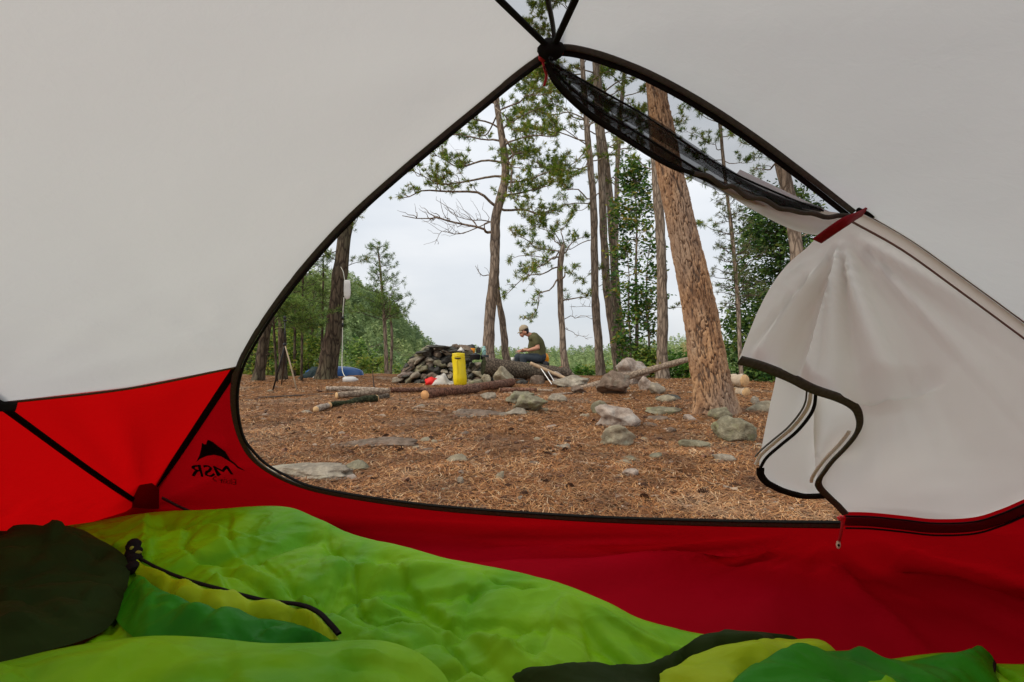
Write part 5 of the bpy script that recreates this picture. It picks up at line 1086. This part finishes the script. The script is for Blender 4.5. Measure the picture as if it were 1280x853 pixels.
def m_hero():
    m = MAT('orange_pine_bark'); a = m.n('ShaderNodeAttribute', attribute_name='tint'); f = m.noise(9, 6, m.vec((1, 1, .45)), .65, .5); g = m.noise(55, 5, m.vec((1, 1, .5)), .75); b = m.noise(2.0, 3, m.vec((1, 1, .5)))
    pc = m.ramp(f, [(.30, (.17, .095, .055)), (.45, (.34, .19, .10)), (.58, (.50, .295, .155)), (.72, (.53, .38, .24)), (.85, (.34, .26, .19))])
    pc = m.mix(m.ramp(b, [(.42, (0, 0, 0)), (.62, (.65, .65, .65))]), pc, (.30, .235, .185))
    pc = m.mix(m.ramp(g, [(.33, (.8, .8, .8)), (.5, (0, 0, 0))]), pc, (.13, .075, .05))
    c = m.mix(m.ramp(a.outputs['Fac'], [(.05, (.0, .0, .0)), (.6, (1, 1, 1))]), (.115, .078, .058), pc)
    return m.end(m.bsdf(c, .9, m.bump(m.mix(.5, f, g), .6, .01), .15))
M['hero'] = m_hero()
MB().add(Vt_, None, Qt, plate).build('trunk', M['hero'], HT)
rH = np.random.default_rng(5)
for k in range(9):
    z = 5.2 + k * .5; i = int(np.argmin(np.abs(Pc[:, 2] - z))); an = k * 2.4; L_ = 1.6 + rH.random() * .8
    limb(HT, Pc[i], Pc[i] + (math.cos(an) * L_, math.sin(an) * L_, .3), rH, .03, M['bark_grey'], M['pine'], .9, .13, .25)

# ================================================================== broadleaf and cedar clumps
def leaf_cloud(mb_, C_, rad, n, r, size, flat=.5, tint=0):
    P = C_ + r.normal(size=(n, 3)) * rad * .5; u = r.normal(size=(n, 3)); u[:, 2] *= flat; u /= np.linalg.norm(u, axis=1)[:, None]; v = np.cross(u, r.normal(size=(n, 3))); v /= np.linalg.norm(v, axis=1)[:, None]
    s = size * (.6 + .8 * r.random((n, 1))); V = np.stack([P - u * s, P - v * s * .45, P + u * s, P + v * s * .45], 1).reshape(-1, 3)
    b = np.arange(n)[:, None] * 4; mb_.add(V, None, b + [0, 1, 2, 3], tint)
def leafy(name, label, outline, d, mat, n_clump, per, size, seed, depth=.8, stems=(), cat='tree', crad=.22, bark='twig', group=None, twig=True):
    "outline(py) -> (left px, right px): clumps of leaves on twigs through the whole crown volume"
    r = np.random.default_rng(seed); y0, y1 = outline[0][0], outline[-1][0]; oy = [o[0] for o in outline]; ol = [o[1] for o in outline]; orr = [o[2] for o in outline]
    xm = (ol[-1] + orr[-1]) / 2; base = at(stems[0][0] if stems else xm, stems[0][1] if stems else y1, d); root = thing(name, label, cat, (base[0], base[1], g1(base[0], base[1])), group)
    sb = MB(); spine = []
    for (x0_, y0_, x1_, y1_, w0_) in stems:
        P = grow(at(x0_, y0_, d) - (0, 0, .3), at(x1_, y1_, d), r, .03, 16); sb.tube(P, np.linspace(w0_ / 2 / F * d, .008, 16), 7); spine.append(P)
    spine = np.concatenate(spine) if spine else np.array([base])
    lb = MB()
    for q in range(n_clump):
        py = y0 + (y1 - y0) * r.random(); a, b_ = np.interp(py, oy, ol), np.interp(py, oy, orr); t = r.random(); px = a + (b_ - a) * t
        half = (b_ - a) / 2 / F * d; C_ = at(px, py, d + (r.random() - .5) * 2 * depth * half)
        j = np.argmin(((spine - C_) ** 2).sum(1) + np.where(spine[:, 2] > C_[2], .5, 0)); 
        if twig: sb.tube(grow(spine[j], C_, r, .1, 5), np.linspace(.010, .003, 5), 4, False)
        leaf_cloud(lb, C_, crad * (.6 + .8 * r.random()), int(per * (.5 + r.random())), r, size)
    sb.build('trunk' if stems else 'stem', M[bark], root); lb.build('crown', M[mat], root, sm=False); return root
leafy('leafy_tree', 'bright green leafy tree growing between the three close trunks and the straight grey one', [(205, 782, 800), (240, 772, 815), (300, 766, 826), (340, 764, 832), (400, 768, 830), (440, 774, 826), (462, 776, 826)], 13.9, 'column', 185, 34, .060, 31, .7, [(796, 468, 796, 210, 6), (806, 466, 812, 300, 4), (786, 466, 784, 320, 4)], crad=.24, bark='bark_grey')
leafy('cedar_tree', 'dark dense cedar filling the gap left of the hanging door flap', [(240, 950, 1000), (270, 934, 1020), (300, 928, 1030), (340, 918, 1040), (380, 912, 1050), (430, 905, 1060), (472, 895, 1070)], 12.4, 'cedar', 560, 40, .050, 32, .8, [(965, 474, 972, 262, 8), (1000, 474, 1005, 330, 7)], crad=.26, bark='bark_dark')
for k, (px, w_, y0_, d, mt, lb) in enumerate([(845, 60, 446, 14.0, 'leafy', 'low green bush between the slanting pole and the big pine'), (805, 44, 438, 13.6, 'under', 'low yellowish bush behind the pinkish boulder'), (868, 40, 452, 13.4, 'leafy', 'low green bush just left of the big pine trunk'),
                                       (335, 70, 418, 15.0, 'under', 'yellow green bush at the left edge of the opening'), (372, 60, 400, 16.2, 'under', 'tall yellow green bush behind the stick tripod'), (398, 40, 425, 15.0, 'under', 'yellow green bush left of the stout dark trunk'), (312, 40, 400, 16.5, 'leafy', 'shadowy green bush at the very left of the opening'),
                                       (470, 60, 448, 17.5, 'under', 'low pale bush below the young double stemmed pine'), (520, 60, 458, 18.5, 'under', 'low bush left of the stone fireplace'), (745, 50, 459, 16.5, 'under', 'low scrub at the edge between the slim pines'), (725, 36, 462, 15.5, 'leafy', 'low scrub right of the broken topped pine'), (660, 60, 462, 16.8, 'under', 'low scrub behind the seated man'), (950, 90, 462, 12.0, 'cedar', 'low dark bush below the cedar behind the firewood')]):
    leafy('bush', lb, [(y0_, px - w_ * .22, px + w_ * .22), ((y0_ + 475) / 2, px - w_ * .5, px + w_ * .5), (478, px - w_ * .5, px + w_ * .5)], d, mt, int(14 + w_ * (476 - y0_) / 34), 26, .055, 40 + k, 1.0, [(px, 478, px + 2, y0_ + 8, 2), (px - w_ * .25, 478, px - w_ * .3, y0_ + 14, 1.5), (px + w_ * .25, 478, px + w_ * .3, y0_ + 16, 1.5)], 'bush', .18)
# middle distance trees beyond the edge on the left
mid = [(318, 345, 24, 46), (345, 372, 30, 50), (368, 395, 27, 44), (300, 390, 20, 50), (350, 350, 40, 40), (448, 430, 60, 22), (330, 385, 52, 40)]
for k, (px, top, d, w_) in enumerate(mid):
    g = g1((px - 640) / F * d, d); bot = HZ + (CAMZ - g) / d * F
    leafy('forest_tree', ['darkest forest tree at the far left edge behind the leaning trunk', 'leafy forest tree rising behind the stick tripod', 'forest tree behind the thin pole like young pine', 'forest tree cut off by the left edge of the door opening', 'taller forest tree far behind the mossy trunk', 'low round tree right of the white hose at the foot of the wooded hill', 'yellow green tree far behind the leaning left trunk'][k], [(top, px - 3, px + 3), (top * .6 + bot * .4, px - w_ * .35, px + w_ * .35), (top * .2 + bot * .8, px - w_ * .5, px + w_ * .5), (bot - 4, px - w_ * .4, px + w_ * .4)], d, ['leafy', 'pinebright', 'under', 'cedar'][k % 4] if k < 5 else ['under', 'pinebright'][k % 2], 130, 26, .0045 * d * .9, 70 + k, .8, [(px, bot, px, top, 6)], crad=.022 * d, group='trees on the slope beyond the camp', bark='bark_dark')
side = [(1090, 300, 17, 80), (1160, 240, 15, 110), (1250, 280, 19, 120), (1340, 220, 16, 130), (1450, 260, 20, 160), (210, 260, 17, 110), (120, 230, 15, 130), (20, 250, 20, 150)]
for k, (px, top, d, w_) in enumerate(side):
    leafy('forest_tree', ['forest tree standing to the right of the cedar', 'forest tree at the right side of the camp'][min(k, 1)] if k < 5 else 'forest tree at the left side of the camp', [(top, px - 4, px + 4), (top * .5 + 240, px - w_ * .4, px + w_ * .4), (470, px - w_ * .5, px + w_ * .5)], d, ['column', 'cedar', 'leafy'][k % 3], 150, 30, .075, 170 + k, .9, [(px, 476, px, top, 8)], crad=.42, group='trees at the sides of the camp', bark='bark_dark')
# ================================================================== far woods: one mass
r = np.random.default_rng(11)
def far_tree(n, r):
    t = r.random(n) ** .75; a = r.random(n) * 6.28; rad = (1 - t) * .30 + .03; rad = rad * (.35 + .65 * r.random(n)); C_ = np.c_[np.cos(a) * rad, np.sin(a) * rad, .10 + t * .9]
    s = .085 * (1.25 - t * .7); u = np.c_[np.cos(a + r.normal(size=n) * .6), np.sin(a + r.normal(size=n) * .6), -.5 + r.normal(size=n) * .5]; v = r.normal(size=(n, 3)); v[:, 2] *= .4
    return np.stack([C_ - u * s[:, None] * .6, C_ + u * s[:, None] * .9, C_ + v * s[:, None] * .7], 1).reshape(-1, 3)
var = [far_tree(70, r) for _ in range(6)]
cand = []
def field(px0, px1, d0, d1, n, h0, h1):
    px = px0 + (px1 - px0) * r.random(n); dd = np.sqrt(d0 ** 2 + (d1 ** 2 - d0 ** 2) * r.random(n)); return np.c_[(px - 640) / F * dd, dd, h0 + (h1 - h0) * r.random(n) ** 2.2]
cand = np.concatenate([field(250, 620, 60, 130, 120, 5, 9), field(240, 620, 130, 480, 3600, 8, 17), field(560, 1010, 70, 260, 420, 4, 7), field(560, 1010, 260, 900, 3300, 7, 24)])
zb_ = gh(cand[:, 0], cand[:, 1]); Vs = []; Ti = []
for q in range(6):
    c_ = cand[q::6]; z_ = zb_[q::6]; hh = c_[:, 2]; Vv = var[q][None] * hh[:, None, None] * np.array([1.35, 1.35, 1]) + np.c_[c_[:, :2], z_ - .3][:, None]; Vs.append(Vv.reshape(-1, 3))
    tn_ = np.clip(.45 + .28 * fbm(np.c_[c_[:, :2] * .03, z_ * 0], 2, 3) + r.normal(size=len(c_)) * .2, 0, 1); Ti.append(np.repeat(tn_, var[q].shape[0]))
Vs = np.concatenate(Vs); fm_ = mesh('far_forest', Vs, np.arange(len(Vs)).reshape(-1, 3), None, False, np.concatenate(Ti))
tag(obj('far_forest', fm_, M['far']), 'distant mixed woods covering the hills across the water', 'forest', kind='stuff')
#PART5
# ================================================================== camp gear
def lathe(mb_, prof, c, k=20, ax=None):
    th = np.arange(k) * 2 * math.pi / k; V = np.array([(r_ * math.cos(t), r_ * math.sin(t), z) for r_, z in prof for t in th]); n = len(prof)
    if ax is not None: V = V @ np.asarray(ax).T
    i = np.arange(n - 1)[:, None] * k; j = np.arange(k)[None]; Q_ = np.stack([i + j, i + (j + 1) % k, i + k + (j + 1) % k, i + k + j], -1).reshape(-1, 4); return mb_.add(V + c, None, Q_)
def ball(mb_, c, s, seed=0, amp=0.):
    V, T = ICO[3]; V = V * (1 + amp * fbm(V * 2.5 + seed, 3, seed)[:, None]) if amp else V; return mb_.add(V * s + c, T)
# tripod of sticks
tb = [atg(341, 488), atg(371, 488), atg(352, 481)]; ap_ = at(356, 431, 8.6)
TP = thing('stick_tripod', 'tripod of thin dark sticks standing at the left of the camp', 'tripod', (ap_[0], 8.6, 0))
for k, p in enumerate(tb): MB().tube([p, p * .45 + ap_ * .55 + np.array([.006, 0, 0]), ap_ + (ap_ - p) * .03], [.014, .013, .010], 7).build('leg', M['stickw' if k == 1 else 'blk'], TP)
MB().tube([ap_ + (0, 0, -.05), ap_ + (0, 0, .42)], [.010, .009], 7).build('center_column', M['blk'], TP)
hb_ = MB(); ball(hb_, ap_ + (0, 0, .45), (.022, .022, .035)); hb_.box(ap_ + (.005, 0, .40), (.05, .03, .03)); ball(hb_, ap_, (.03, .03, .03)); hb_.build('tripod_head', M['blk'], TP)
# hull and tarp behind the stout tree
HU = thing('canoe', 'blue upturned canoe lying behind the stout dark trunk', 'canoe', at(425, 474, 14.0))
def hull(c, L_, w, h, mb_):
    u = np.linspace(-1, 1, 28); v = np.linspace(0, math.pi, 14); X = np.repeat(u[:, None], 14, 1); k_ = np.sqrt(np.clip(1 - np.abs(u) ** 2.4, 0, 1))[:, None]
    V = np.stack([X * L_ / 2, -np.cos(v)[None] * w / 2 * k_, np.sin(v)[None] ** .8 * h * (.35 + .65 * k_) * (k_ > 0)], -1).reshape(-1, 3); i = np.arange(27)[:, None] * 14; j = np.arange(13)[None]
    return mb_.add(V + c, None, np.stack([i + j, i + 14 + j, i + 15 + j, i + j + 1], -1).reshape(-1, 4))
hm = MB(); hull(at(418, 473, 14.0), 1.65, .6, .33, hm); hm.build('hull', M['bluehull'], HU)
gm_ = MB(); gm_.tube(crom([at(381, 473, 13.72), at(418, 474, 13.68), at(455, 473, 13.8)], 8), .018, 6); gm_.build('gunwale', M['darktarp'], HU)
TD = MB(); u = np.linspace(-1, 1, 40); v = np.linspace(-1, 1, 24); UU, VV = np.meshgrid(u, v, indexing='ij'); hz_ = .34 * np.clip(1 - UU ** 2, 0, 1) ** .6 * np.clip(1 - VV ** 2, 0, 1) ** .5 * (1 + .25 * fbm(np.c_[UU.ravel() * 3, VV.ravel() * 3, UU.ravel() * 0], 3, 5).reshape(UU.shape))
cT = at(398, 476, 13.6); Vd = np.stack([UU * .48, VV * .35, hz_], -1).reshape(-1, 3) + cT; i = np.arange(39)[:, None] * 24; j = np.arange(23)[None]
o = TD.add(Vd, None, np.stack([i + j, i + 24 + j, i + 25 + j, i + j + 1], -1).reshape(-1, 4)).build('tarp', M['darktarp'], None, origin=cT); tag(o, 'dark crumpled tarp lying left of the blue canoe', 'tarp')
o = MB(); ball(o, at(396, 472, 13.0), (.09, .07, .04), 3, .2); o = o.build('bundle', M['greycloth'], None, origin=at(396, 472, 13.0)); tag(o, 'small pale bundle in front of the dark crumpled tarp', 'bundle')
# water bag with hose
WB = thing('water_filter_bag', 'milky water bag hanging on the stout dark trunk with a white hose to the ground', 'water filter', at(433, 374, 12.4))
w_ = MB(); lathe(w_, [(.004, .27), (.05, .265), (.075, .25), (.08, .16), (.085, .02), (.082, -.10), (.06, -.17), (.015, -.20), (.004, -.205)], at(434, 364, 12.4), 20); V = w_.V[0]; V[:, 1] = (V[:, 1] - 12.4) * .35 + 12.4; w_.build('bag', M['clear'], WB)
MB().tube(crom([at(430, 372, 12.4), at(428.5, 395, 12.4), at(428, 430, 12.35), at(427.5, 458, 12.2), at(430, 469, 11.9), at(437, 476, 11.6), at(442, 477, 11.5)], 6), .011, 6).build('hose', M['hose'], WB)
MB().tube([at(428.5, 396, 12.38), at(428.5, 400, 12.38)], .03, 8).build('clamp', M['blk'], WB); MB().tube([at(428.3, 404, 12.38), at(428.3, 409, 12.38)], .022, 8).build('clamp', M['blk'], WB)
MB().tube(crom([at(431, 352, 12.4), at(429, 340, 12.5), at(426, 334, 12.7)], 4), .008, 5).build('hanging_cord', M['hose'], WB)
w_ = MB(); ax = np.array([[0, 0, 1.], [0, 1, 0], [-1, 0, 0]]); lathe(w_, [(.004, -.17), (.05, -.16), (.07, -.10), (.07, .06), (.05, .12), (.022, .14), (.022, .17), (.004, .175)], at(438, 476.5, 11.4) + (0, 0, .03), 16, ax); o = w_.build('water_bottle', M['clear'], None, origin=at(438, 476.5, 11.4)); tag(o, 'white plastic container lying on the ground at the end of the hose', 'container')
# yellow dry bag
DB = thing('dry_bag', 'tall yellow roll top dry bag leaning on the stone fireplace', 'dry bag', atg(575, 482))
c0 = np.array(DB.location); rb_ = 8.8 / F * 9.2; prof = [(.01, .0), (rb_ * .8, .0), (rb_, .03), (rb_ * 1.02, .15), (rb_ * .97, .3), (rb_ * .96, .42), (rb_ * .93, .50), (rb_ * .98, .54)]
m_ = MB(); lathe(m_, prof, c0, 28); V = m_.V[0]; V += (V - c0) * np.array([1, 1, 0]) * (.07 * fbm(V * (9, 9, 6), 3, 4))[:, None]; V[:, 0] -= (V[:, 2] - c0[2]) * .05; m_.build('body', M['dryyellow'], DB)
m_ = MB(); tp = c0 + (-.028, 0, .54)
for k, zz in enumerate((0, .022, .044)): m_.tube(crom([tp + (-rb_ * .9, 0, zz), tp + (0, -.03, zz + .012), tp + (rb_ * .9, 0, zz)], 6), .016, 8)
m_.build('roll_top', M['dryyellow'], DB); MB().tube(crom([tp + (-rb_ * 1.02, 0, -.02), tp + (0, -rb_ * 1.03, -.03), tp + (rb_ * 1.02, 0, -.02)], 8), .013, 6).build('strap', M['blk'], DB)
m_ = MB(); m_.tube(crom([c0 + (-.03, -rb_ * 1.02, .08), c0 + (-.035, -rb_ * 1.04, .28), c0 + (-.05, -rb_ * .98, .48)], 6), .007, 5); m_.build('side_seam', M['dryyellow'], DB)
# red and grey cloth bundle
p = at(539, 478, 9.8); m_ = MB(); ball(m_, p, (.115, .10, .10), 5, .22); o = m_.build('stuff_sack', M['redcloth'], None, origin=p); tag(o, 'bright red stuff sack beside the pale crumpled cloth', 'sack')
p = at(556, 486, 9.9); u = np.linspace(-1, 1, 56); v = np.linspace(-1, 1, 34); UU, VV = np.meshgrid(u, v, indexing='ij'); sk = .19 * np.exp(-((UU + .35) / .5) ** 4) + .12 * np.exp(-((UU - .25) / .55) ** 2)
hz_ = sk * np.clip(1 - VV ** 2, 0, 1) ** .5 * np.clip(1 - UU ** 6, 0, 1) + .06 * np.abs(vn(np.c_[(UU.ravel() * 5 + VV.ravel() * 9), UU.ravel() * 2, 0 * UU.ravel()], 3)).reshape(UU.shape)
m_ = MB(); i = np.arange(55)[:, None] * 34; j = np.arange(33)[None]; m_.add(np.stack([UU * .30, VV * .2 + .05 * UU, hz_], -1).reshape(-1, 3) + p, None, np.stack([i + j, i + 34 + j, i + 35 + j, i + j + 1], -1).reshape(-1, 4))
o = m_.build('cloth', M['greycloth'], None, origin=p); tag(o, 'pale grey crumpled cloth heaped in front of the stone fireplace', 'cloth')
# things on top of the fireplace
def small(name, px, py, d, prof, mat, label, cat, k=18, sc=1):
    c = at(px, py, d); m_ = MB(); lathe(m_, [(a * sc, b * sc) for a, b in prof], c, k); return m_, c
def fin(m_, c, name, mat, label, cat): o = m_.build(name, M[mat], None, origin=c); return tag(o, label, cat)
m_, c = small('cup', 590, 442.5, 10.9, [(.002, 0), (.05, 0), (.062, .05), (.068, .12), (.060, .12), (.05, .03), (.002, .02)], 0, 0, 0); m_.tube(crom([c + (-.065, 0, .10), c + (-.105, 0, .085), c + (-.10, 0, .04), c + (-.06, 0, .03)], 5), .009, 6); fin(m_, c, 'cup', 'orange', 'orange mug with a handle standing on the right part of the stone fireplace', 'mug')
m_, c = small('pot', 598, 442, 10.95, [(.002, 0), (.045, 0), (.05, .02), (.05, .11), (.045, .125), (.012, .13), (.012, .145), (.002, .147)], 0, 0, 0); fin(m_, c, 'canister', 'rockdark', 'dark grey canister right of the orange mug', 'canister')
m_, c = small('bottle', 605, 444, 11.1, [(.002, 0), (.042, 0), (.045, .01), (.045, .13), (.03, .155), (.024, .16), (.028, .165), (.028, .19), (.002, .195)], 0, 0, 0); fin(m_, c, 'bottle', 'teal', 'pale teal bottle half hidden behind the crooked pine trunk', 'bottle')
m_, c = small('pot', 594, 450, 10.5, [(.002, 0), (.09, 0), (.105, .02), (.11, .10), (.112, .105), (.10, .115), (.03, .13), (.02, .14), (.002, .145)], 0, 0, 0); m_.tube([c + (-.11, 0, .09), c + (-.22, -.02, .10)], .009, 6); fin(m_, c, 'cooking_pot', 'blk', 'soot black cooking pot on the right slope of the fireplace', 'pot')
m_, c = small('pot', 606, 450, 10.6, [(.002, 0), (.07, 0), (.085, .02), (.085, .09), (.07, .10), (.002, .105)], 0, 0, 0); m_.tube(crom([c + (-.08, 0, .08), c + (0, 0, .2), c + (.08, 0, .08)], 6), .005, 5); fin(m_, c, 'kettle', 'blk', 'small black kettle beside the near end of the big log', 'kettle')
c = at(576, 439, 10.6); m_ = MB(); m_.add([c + (-.08, 0, 0), c + (.09, -.02, -.01), c + (.0, .02, .09), c + (.02, .09, .01)], [(0, 1, 2), (1, 3, 2), (3, 0, 2), (0, 3, 1)]); fin(m_, c, 'cloth', 'clear', 'small white folded cloth on top of the stone fireplace above the yellow bag', 'cloth')
# gear near the man
p = at(681, 448, 11.45); m_ = MB(); ball(m_, p, (.095, .10, .125), 9, .12); fin(m_, p, 'stuff_sack', 'orange', 'orange yellow sack behind the back of the seated man', 'sack')
p = at(681.5, 456, 11.1); m_ = MB(); ball(m_, p, (.085, .08, .075), 4, .2); fin(m_, p, 'stuff_sack', 'blk', 'small black pouch on the big log behind the seated man', 'pouch')
p = at(701, 462, 11.5); m_ = MB(); ball(m_, p, (.075, .06, .06), 7, .2); fin(m_, p, 'stuff_sack', 'redcloth', 'small red sack behind the right end of the big log', 'sack')
m_, c = small('cup', 641, 452, 11.15, [(.002, 0), (.035, 0), (.045, .09), (.040, .09), (.002, .02)], 0, 0, 0); fin(m_, c, 'cup', 'clear', 'white cup on the big log just left of the man\'s knee', 'cup')
rock('rock', 672, 480, 32, 27, 'rockyellow', 'tall yellowish stone the man sits on', 91, 3, depth=.7, sink=.05, d=11.25)
# ================================================================== the seated man
def cap_tube(mb_, pts, rad):
    Q_ = crom(np.c_[np.array(pts), np.array(rad)], 5); mb_.tube(Q_[:, :3], np.abs(Q_[:, 3]), 14, True)
    for p_, r_c in ((pts[0], rad[0]), (pts[-1], rad[-1])): mb_.add(ICO[2][0] * r_c + p_, ICO[2][1])
def blend(mb_, name, mat, parent, vox=.010, sm_it=4):
    V = np.concatenate(mb_.V); me = mesh(name, V, np.concatenate(mb_.T), np.concatenate(mb_.Q) if mb_.Q else None); o = bpy.data.objects.new('tmp', me); COL.objects.link(o)
    a = o.modifiers.new('r', 'REMESH'); a.mode = 'VOXEL'; a.voxel_size = vox; b_ = o.modifiers.new('s', 'SMOOTH'); b_.iterations = sm_it; b_.factor = .5
    bpy.context.view_layer.update(); me2 = bpy.data.meshes.new_from_object(o.evaluated_get(bpy.context.evaluated_depsgraph_get())); bpy.data.objects.remove(o)
    me2.transform(__import__('mathutils').Matrix.Translation(-parent_loc(parent))); me2.materials.clear(); me2.materials.append(mat); me2.polygons.foreach_set('use_smooth', [True] * len(me2.polygons)); me2.name = name
    o = bpy.data.objects.new(name, me2); COL.objects.link(o); o.parent = parent; return o
MAN = thing('person', 'man in olive t-shirt and beige cap sitting bent over behind the big log', 'person', at(668, 476, 11.15))
hip = at(673, 447, 11.2); che = at(670.5, 430, 11.2); nec = at(662.5, 419, 11.18); hd = at(655, 414, 11.16); D0 = 11.2
bd = MB()
cap_tube(bd, [hip, at(673.5, 438, 11.2), che, at(667, 422, 11.2)], [.135, .125, .14, .11]); cap_tube(bd, [at(666, 421, 11.2), nec, at(658, 417, 11.17)], [.085, .058, .055])
ball(bd, hd, (.088, .078, .10)); ball(bd, at(652.5, 418.6, 11.16), (.052, .055, .050)); cap_tube(bd, [at(650.8, 415.5, 11.16), at(649.6, 417.6, 11.16)], [.011, .014]); ball(bd, at(651.4, 419.8, 11.16), (.018, .030, .012)); ball(bd, at(653.2, 420.9, 11.16), (.028, .028, .020))
ball(bd, at(657.3, 415.8, 11.08), (.022, .010, .030)); ball(bd, at(657.3, 415.8, 11.24), (.022, .010, .030))
shN, elN, wrN = at(669, 422.5, 11.02), at(672.5, 435, 10.95), at(659.5, 438.3, 10.93); shF, elF, wrF = at(665.5, 422, 11.38), at(664, 435.5, 11.46), at(654.5, 439, 11.22)
for sh, el, wr in ((shN, elN, wrN), (shF, elF, wrF)): cap_tube(bd, [sh, sh * .5 + el * .5, el], [.062, .052, .042]); cap_tube(bd, [el, el * .6 + wr * .4, wr], [.044, .043, .028])
def hand(mb_, wr, tip, up, s=1):
    ax = tip - wr; ax /= np.linalg.norm(ax); sd = np.cross(ax, up); sd /= np.linalg.norm(sd); pl_ = wr + ax * .05
    cap_tube(mb_, [wr, wr + ax * .04 + sd * .012, wr + ax * .085 + sd * .012], [.026, .030, .028]); cap_tube(mb_, [wr, wr + ax * .04 - sd * .014, wr + ax * .08 - sd * .016], [.024, .026, .026])
    for k, (of, ln_, cu_) in enumerate(((.036, .075, .02), (.014, .085, .035), (-.010, .080, .045), (-.034, .062, .05))):
        a = wr + ax * .085 + sd * of; cap_tube(mb_, [a, a + ax * ln_ * .5 + up * .004, a + ax * ln_ - up * cu_], [.0115, .0105, .009])
    cap_tube(mb_, [wr + ax * .03 + sd * .03, wr + ax * .06 + sd * .055 - up * .008, wr + ax * .095 + sd * .058 - up * .018], [.014, .012, .010])
hand(bd, wrN, at(652, 437.2, 10.98), np.array([0, .35, 1.])); hand(bd, wrF, at(648, 439, 11.15), np.array([0, -.3, 1.]))
knN, anN = at(653.5, 446.5, 10.97), at(656, 472, 11.0); knF, anF = at(646.8, 446.5, 11.35), at(649, 472, 11.38)
for k_, (hp_, kn, an) in enumerate(((at(672, 448, 11.08), knN, anN), (at(672, 448, 11.32), knF, anF))): cap_tube(bd, [hp_, hp_ * .5 + kn * .5, kn], [.088, .075, .055]); cap_tube(bd, [kn, kn * .6 + an * .4, an], [.055, .052, .038])
blend(bd, 'body', M['skin'], MAN, .009, 3)
tsh = MB(); cap_tube(tsh, [at(673.3, 445, 11.2), at(674, 437, 11.2), at(671, 429, 11.2), at(667.5, 422.5, 11.2)], [.158, .145, .158, .125]); ball(tsh, at(665.5, 423, 11.2), (.10, .16, .085)); cap_tube(tsh, [at(665.6, 421.5, 11.2), at(663.8, 419.6, 11.19)], [.085, .066]); cap_tube(tsh, [at(667, 428, 11.2), at(664.5, 436, 11.2), at(666, 442, 11.2)], [.11, .09, .10])
for sh, el in ((shN, elN), (shF, elF)): cap_tube(tsh, [sh, sh * .45 + el * .55], [.080, .072])
blend(tsh, 't_shirt', M['tee'], MAN, .012, 5)
tr_ = MB(); cap_tube(tr_, [at(674.5, 445.5, 11.2), at(672, 448, 11.2)], [.155, .15])
for hp_, kn, an in ((at(671, 448.2, 11.08), knN, anN), (at(671, 448.2, 11.32), knF, anF)): cap_tube(tr_, [hp_, hp_ * .5 + kn * .5, kn], [.112, .095, .076]); cap_tube(tr_, [kn, kn * .5 + an * .5, an + (0, 0, .04)], [.076, .070, .062])
blend(tr_, 'trousers', M['trous'], MAN, .012, 5)
hr = MB(); ball(hr, hd + (.030, 0, .012), (.078, .083, .088)); ball(hr, at(659, 415.2, 11.16), (.040, .078, .05)); blend(hr, 'hair', M['hair'], MAN, .010, 2)
# cap: crown and brim, tipped forward
ct = MB(); V, T = ICO[4]; V = V * (.107, .092, .098); V[:, 2] = np.maximum(V[:, 2], -.012); a_ = R(-24); Ry = np.array([[math.cos(a_), 0, math.sin(a_)], [0, 1, 0], [-math.sin(a_), 0, math.cos(a_)]])
cc = hd + (-.006, 0, .040); ct.add(V @ Ry.T + cc, T); co_ = ct.build('cap', M['cap'], MAN)
bm_ = MB(); uu = np.linspace(-1.15, 1.15, 17); rows = []
for q, (rad_, dz_) in enumerate(((.088, -.004), (.125, -.010), (.165, -.024), (.164, -.030), (.125, -.016), (.088, -.012))): rows.append(np.c_[-np.cos(uu) * rad_ * 1.02, np.sin(uu) * .085, dz_ - .012 * np.abs(uu) ** 2])
V = np.concatenate(rows); i = np.arange(6)[:, None] * 17; i2 = (np.arange(6)[:, None] + 1) % 6 * 17; j = np.arange(16)[None]; bm_.add(V @ Ry.T + cc, None, np.stack([i + j, i2 + j, i2 + j + 1, i + j + 1], -1).reshape(-1, 4)); bm_.build('brim', M['cap'], co_)
MB().add(ICO[2][0] * .008 + cc + Ry @ np.array([0, 0, .098]), ICO[2][1]).build('button', M['cap'], co_)
for s_ in (-1, 1): e_ = MB(); e_.add(ICO[2][0] * (.010, .012, .010) + at(651.9, 415.4, 11.16) + (0, s_ * .034, 0), ICO[2][1]); e_.build('eye', M['blk'], MAN)
for kn, an in ((knN, anN), (knF, anF)): b_ = MB(); cap_tube(b_, [an + (.02, 0, -.0), an + (-.05, 0, -.045), an + (-.19, 0, -.055)], [.055, .052, .042]); blend(b_, 'boot', M['boot'], MAN, .012, 2)
p = at(647.5, 441.5, 11.05); m_ = MB(); m_.box(p, (.13, .16, .028), np.array([[.96, 0, .28], [0, 1, 0], [-.28, 0, .96]])); m_.tube([p + (-.05, -.04, .02), p + (-.06, -.04, .11)], .006, 5); m_.tube([p + (-.02, .04, .02), p + (-.025, .04, .09)], .006, 5); m_.tube([p + (0, -.05, .01), p + (0, -.05, .04)], .008, 6); fin(m_, p, 'remote_controller', 'rock', 'small grey hand held controller with antennas in the hands of the man', 'controller')
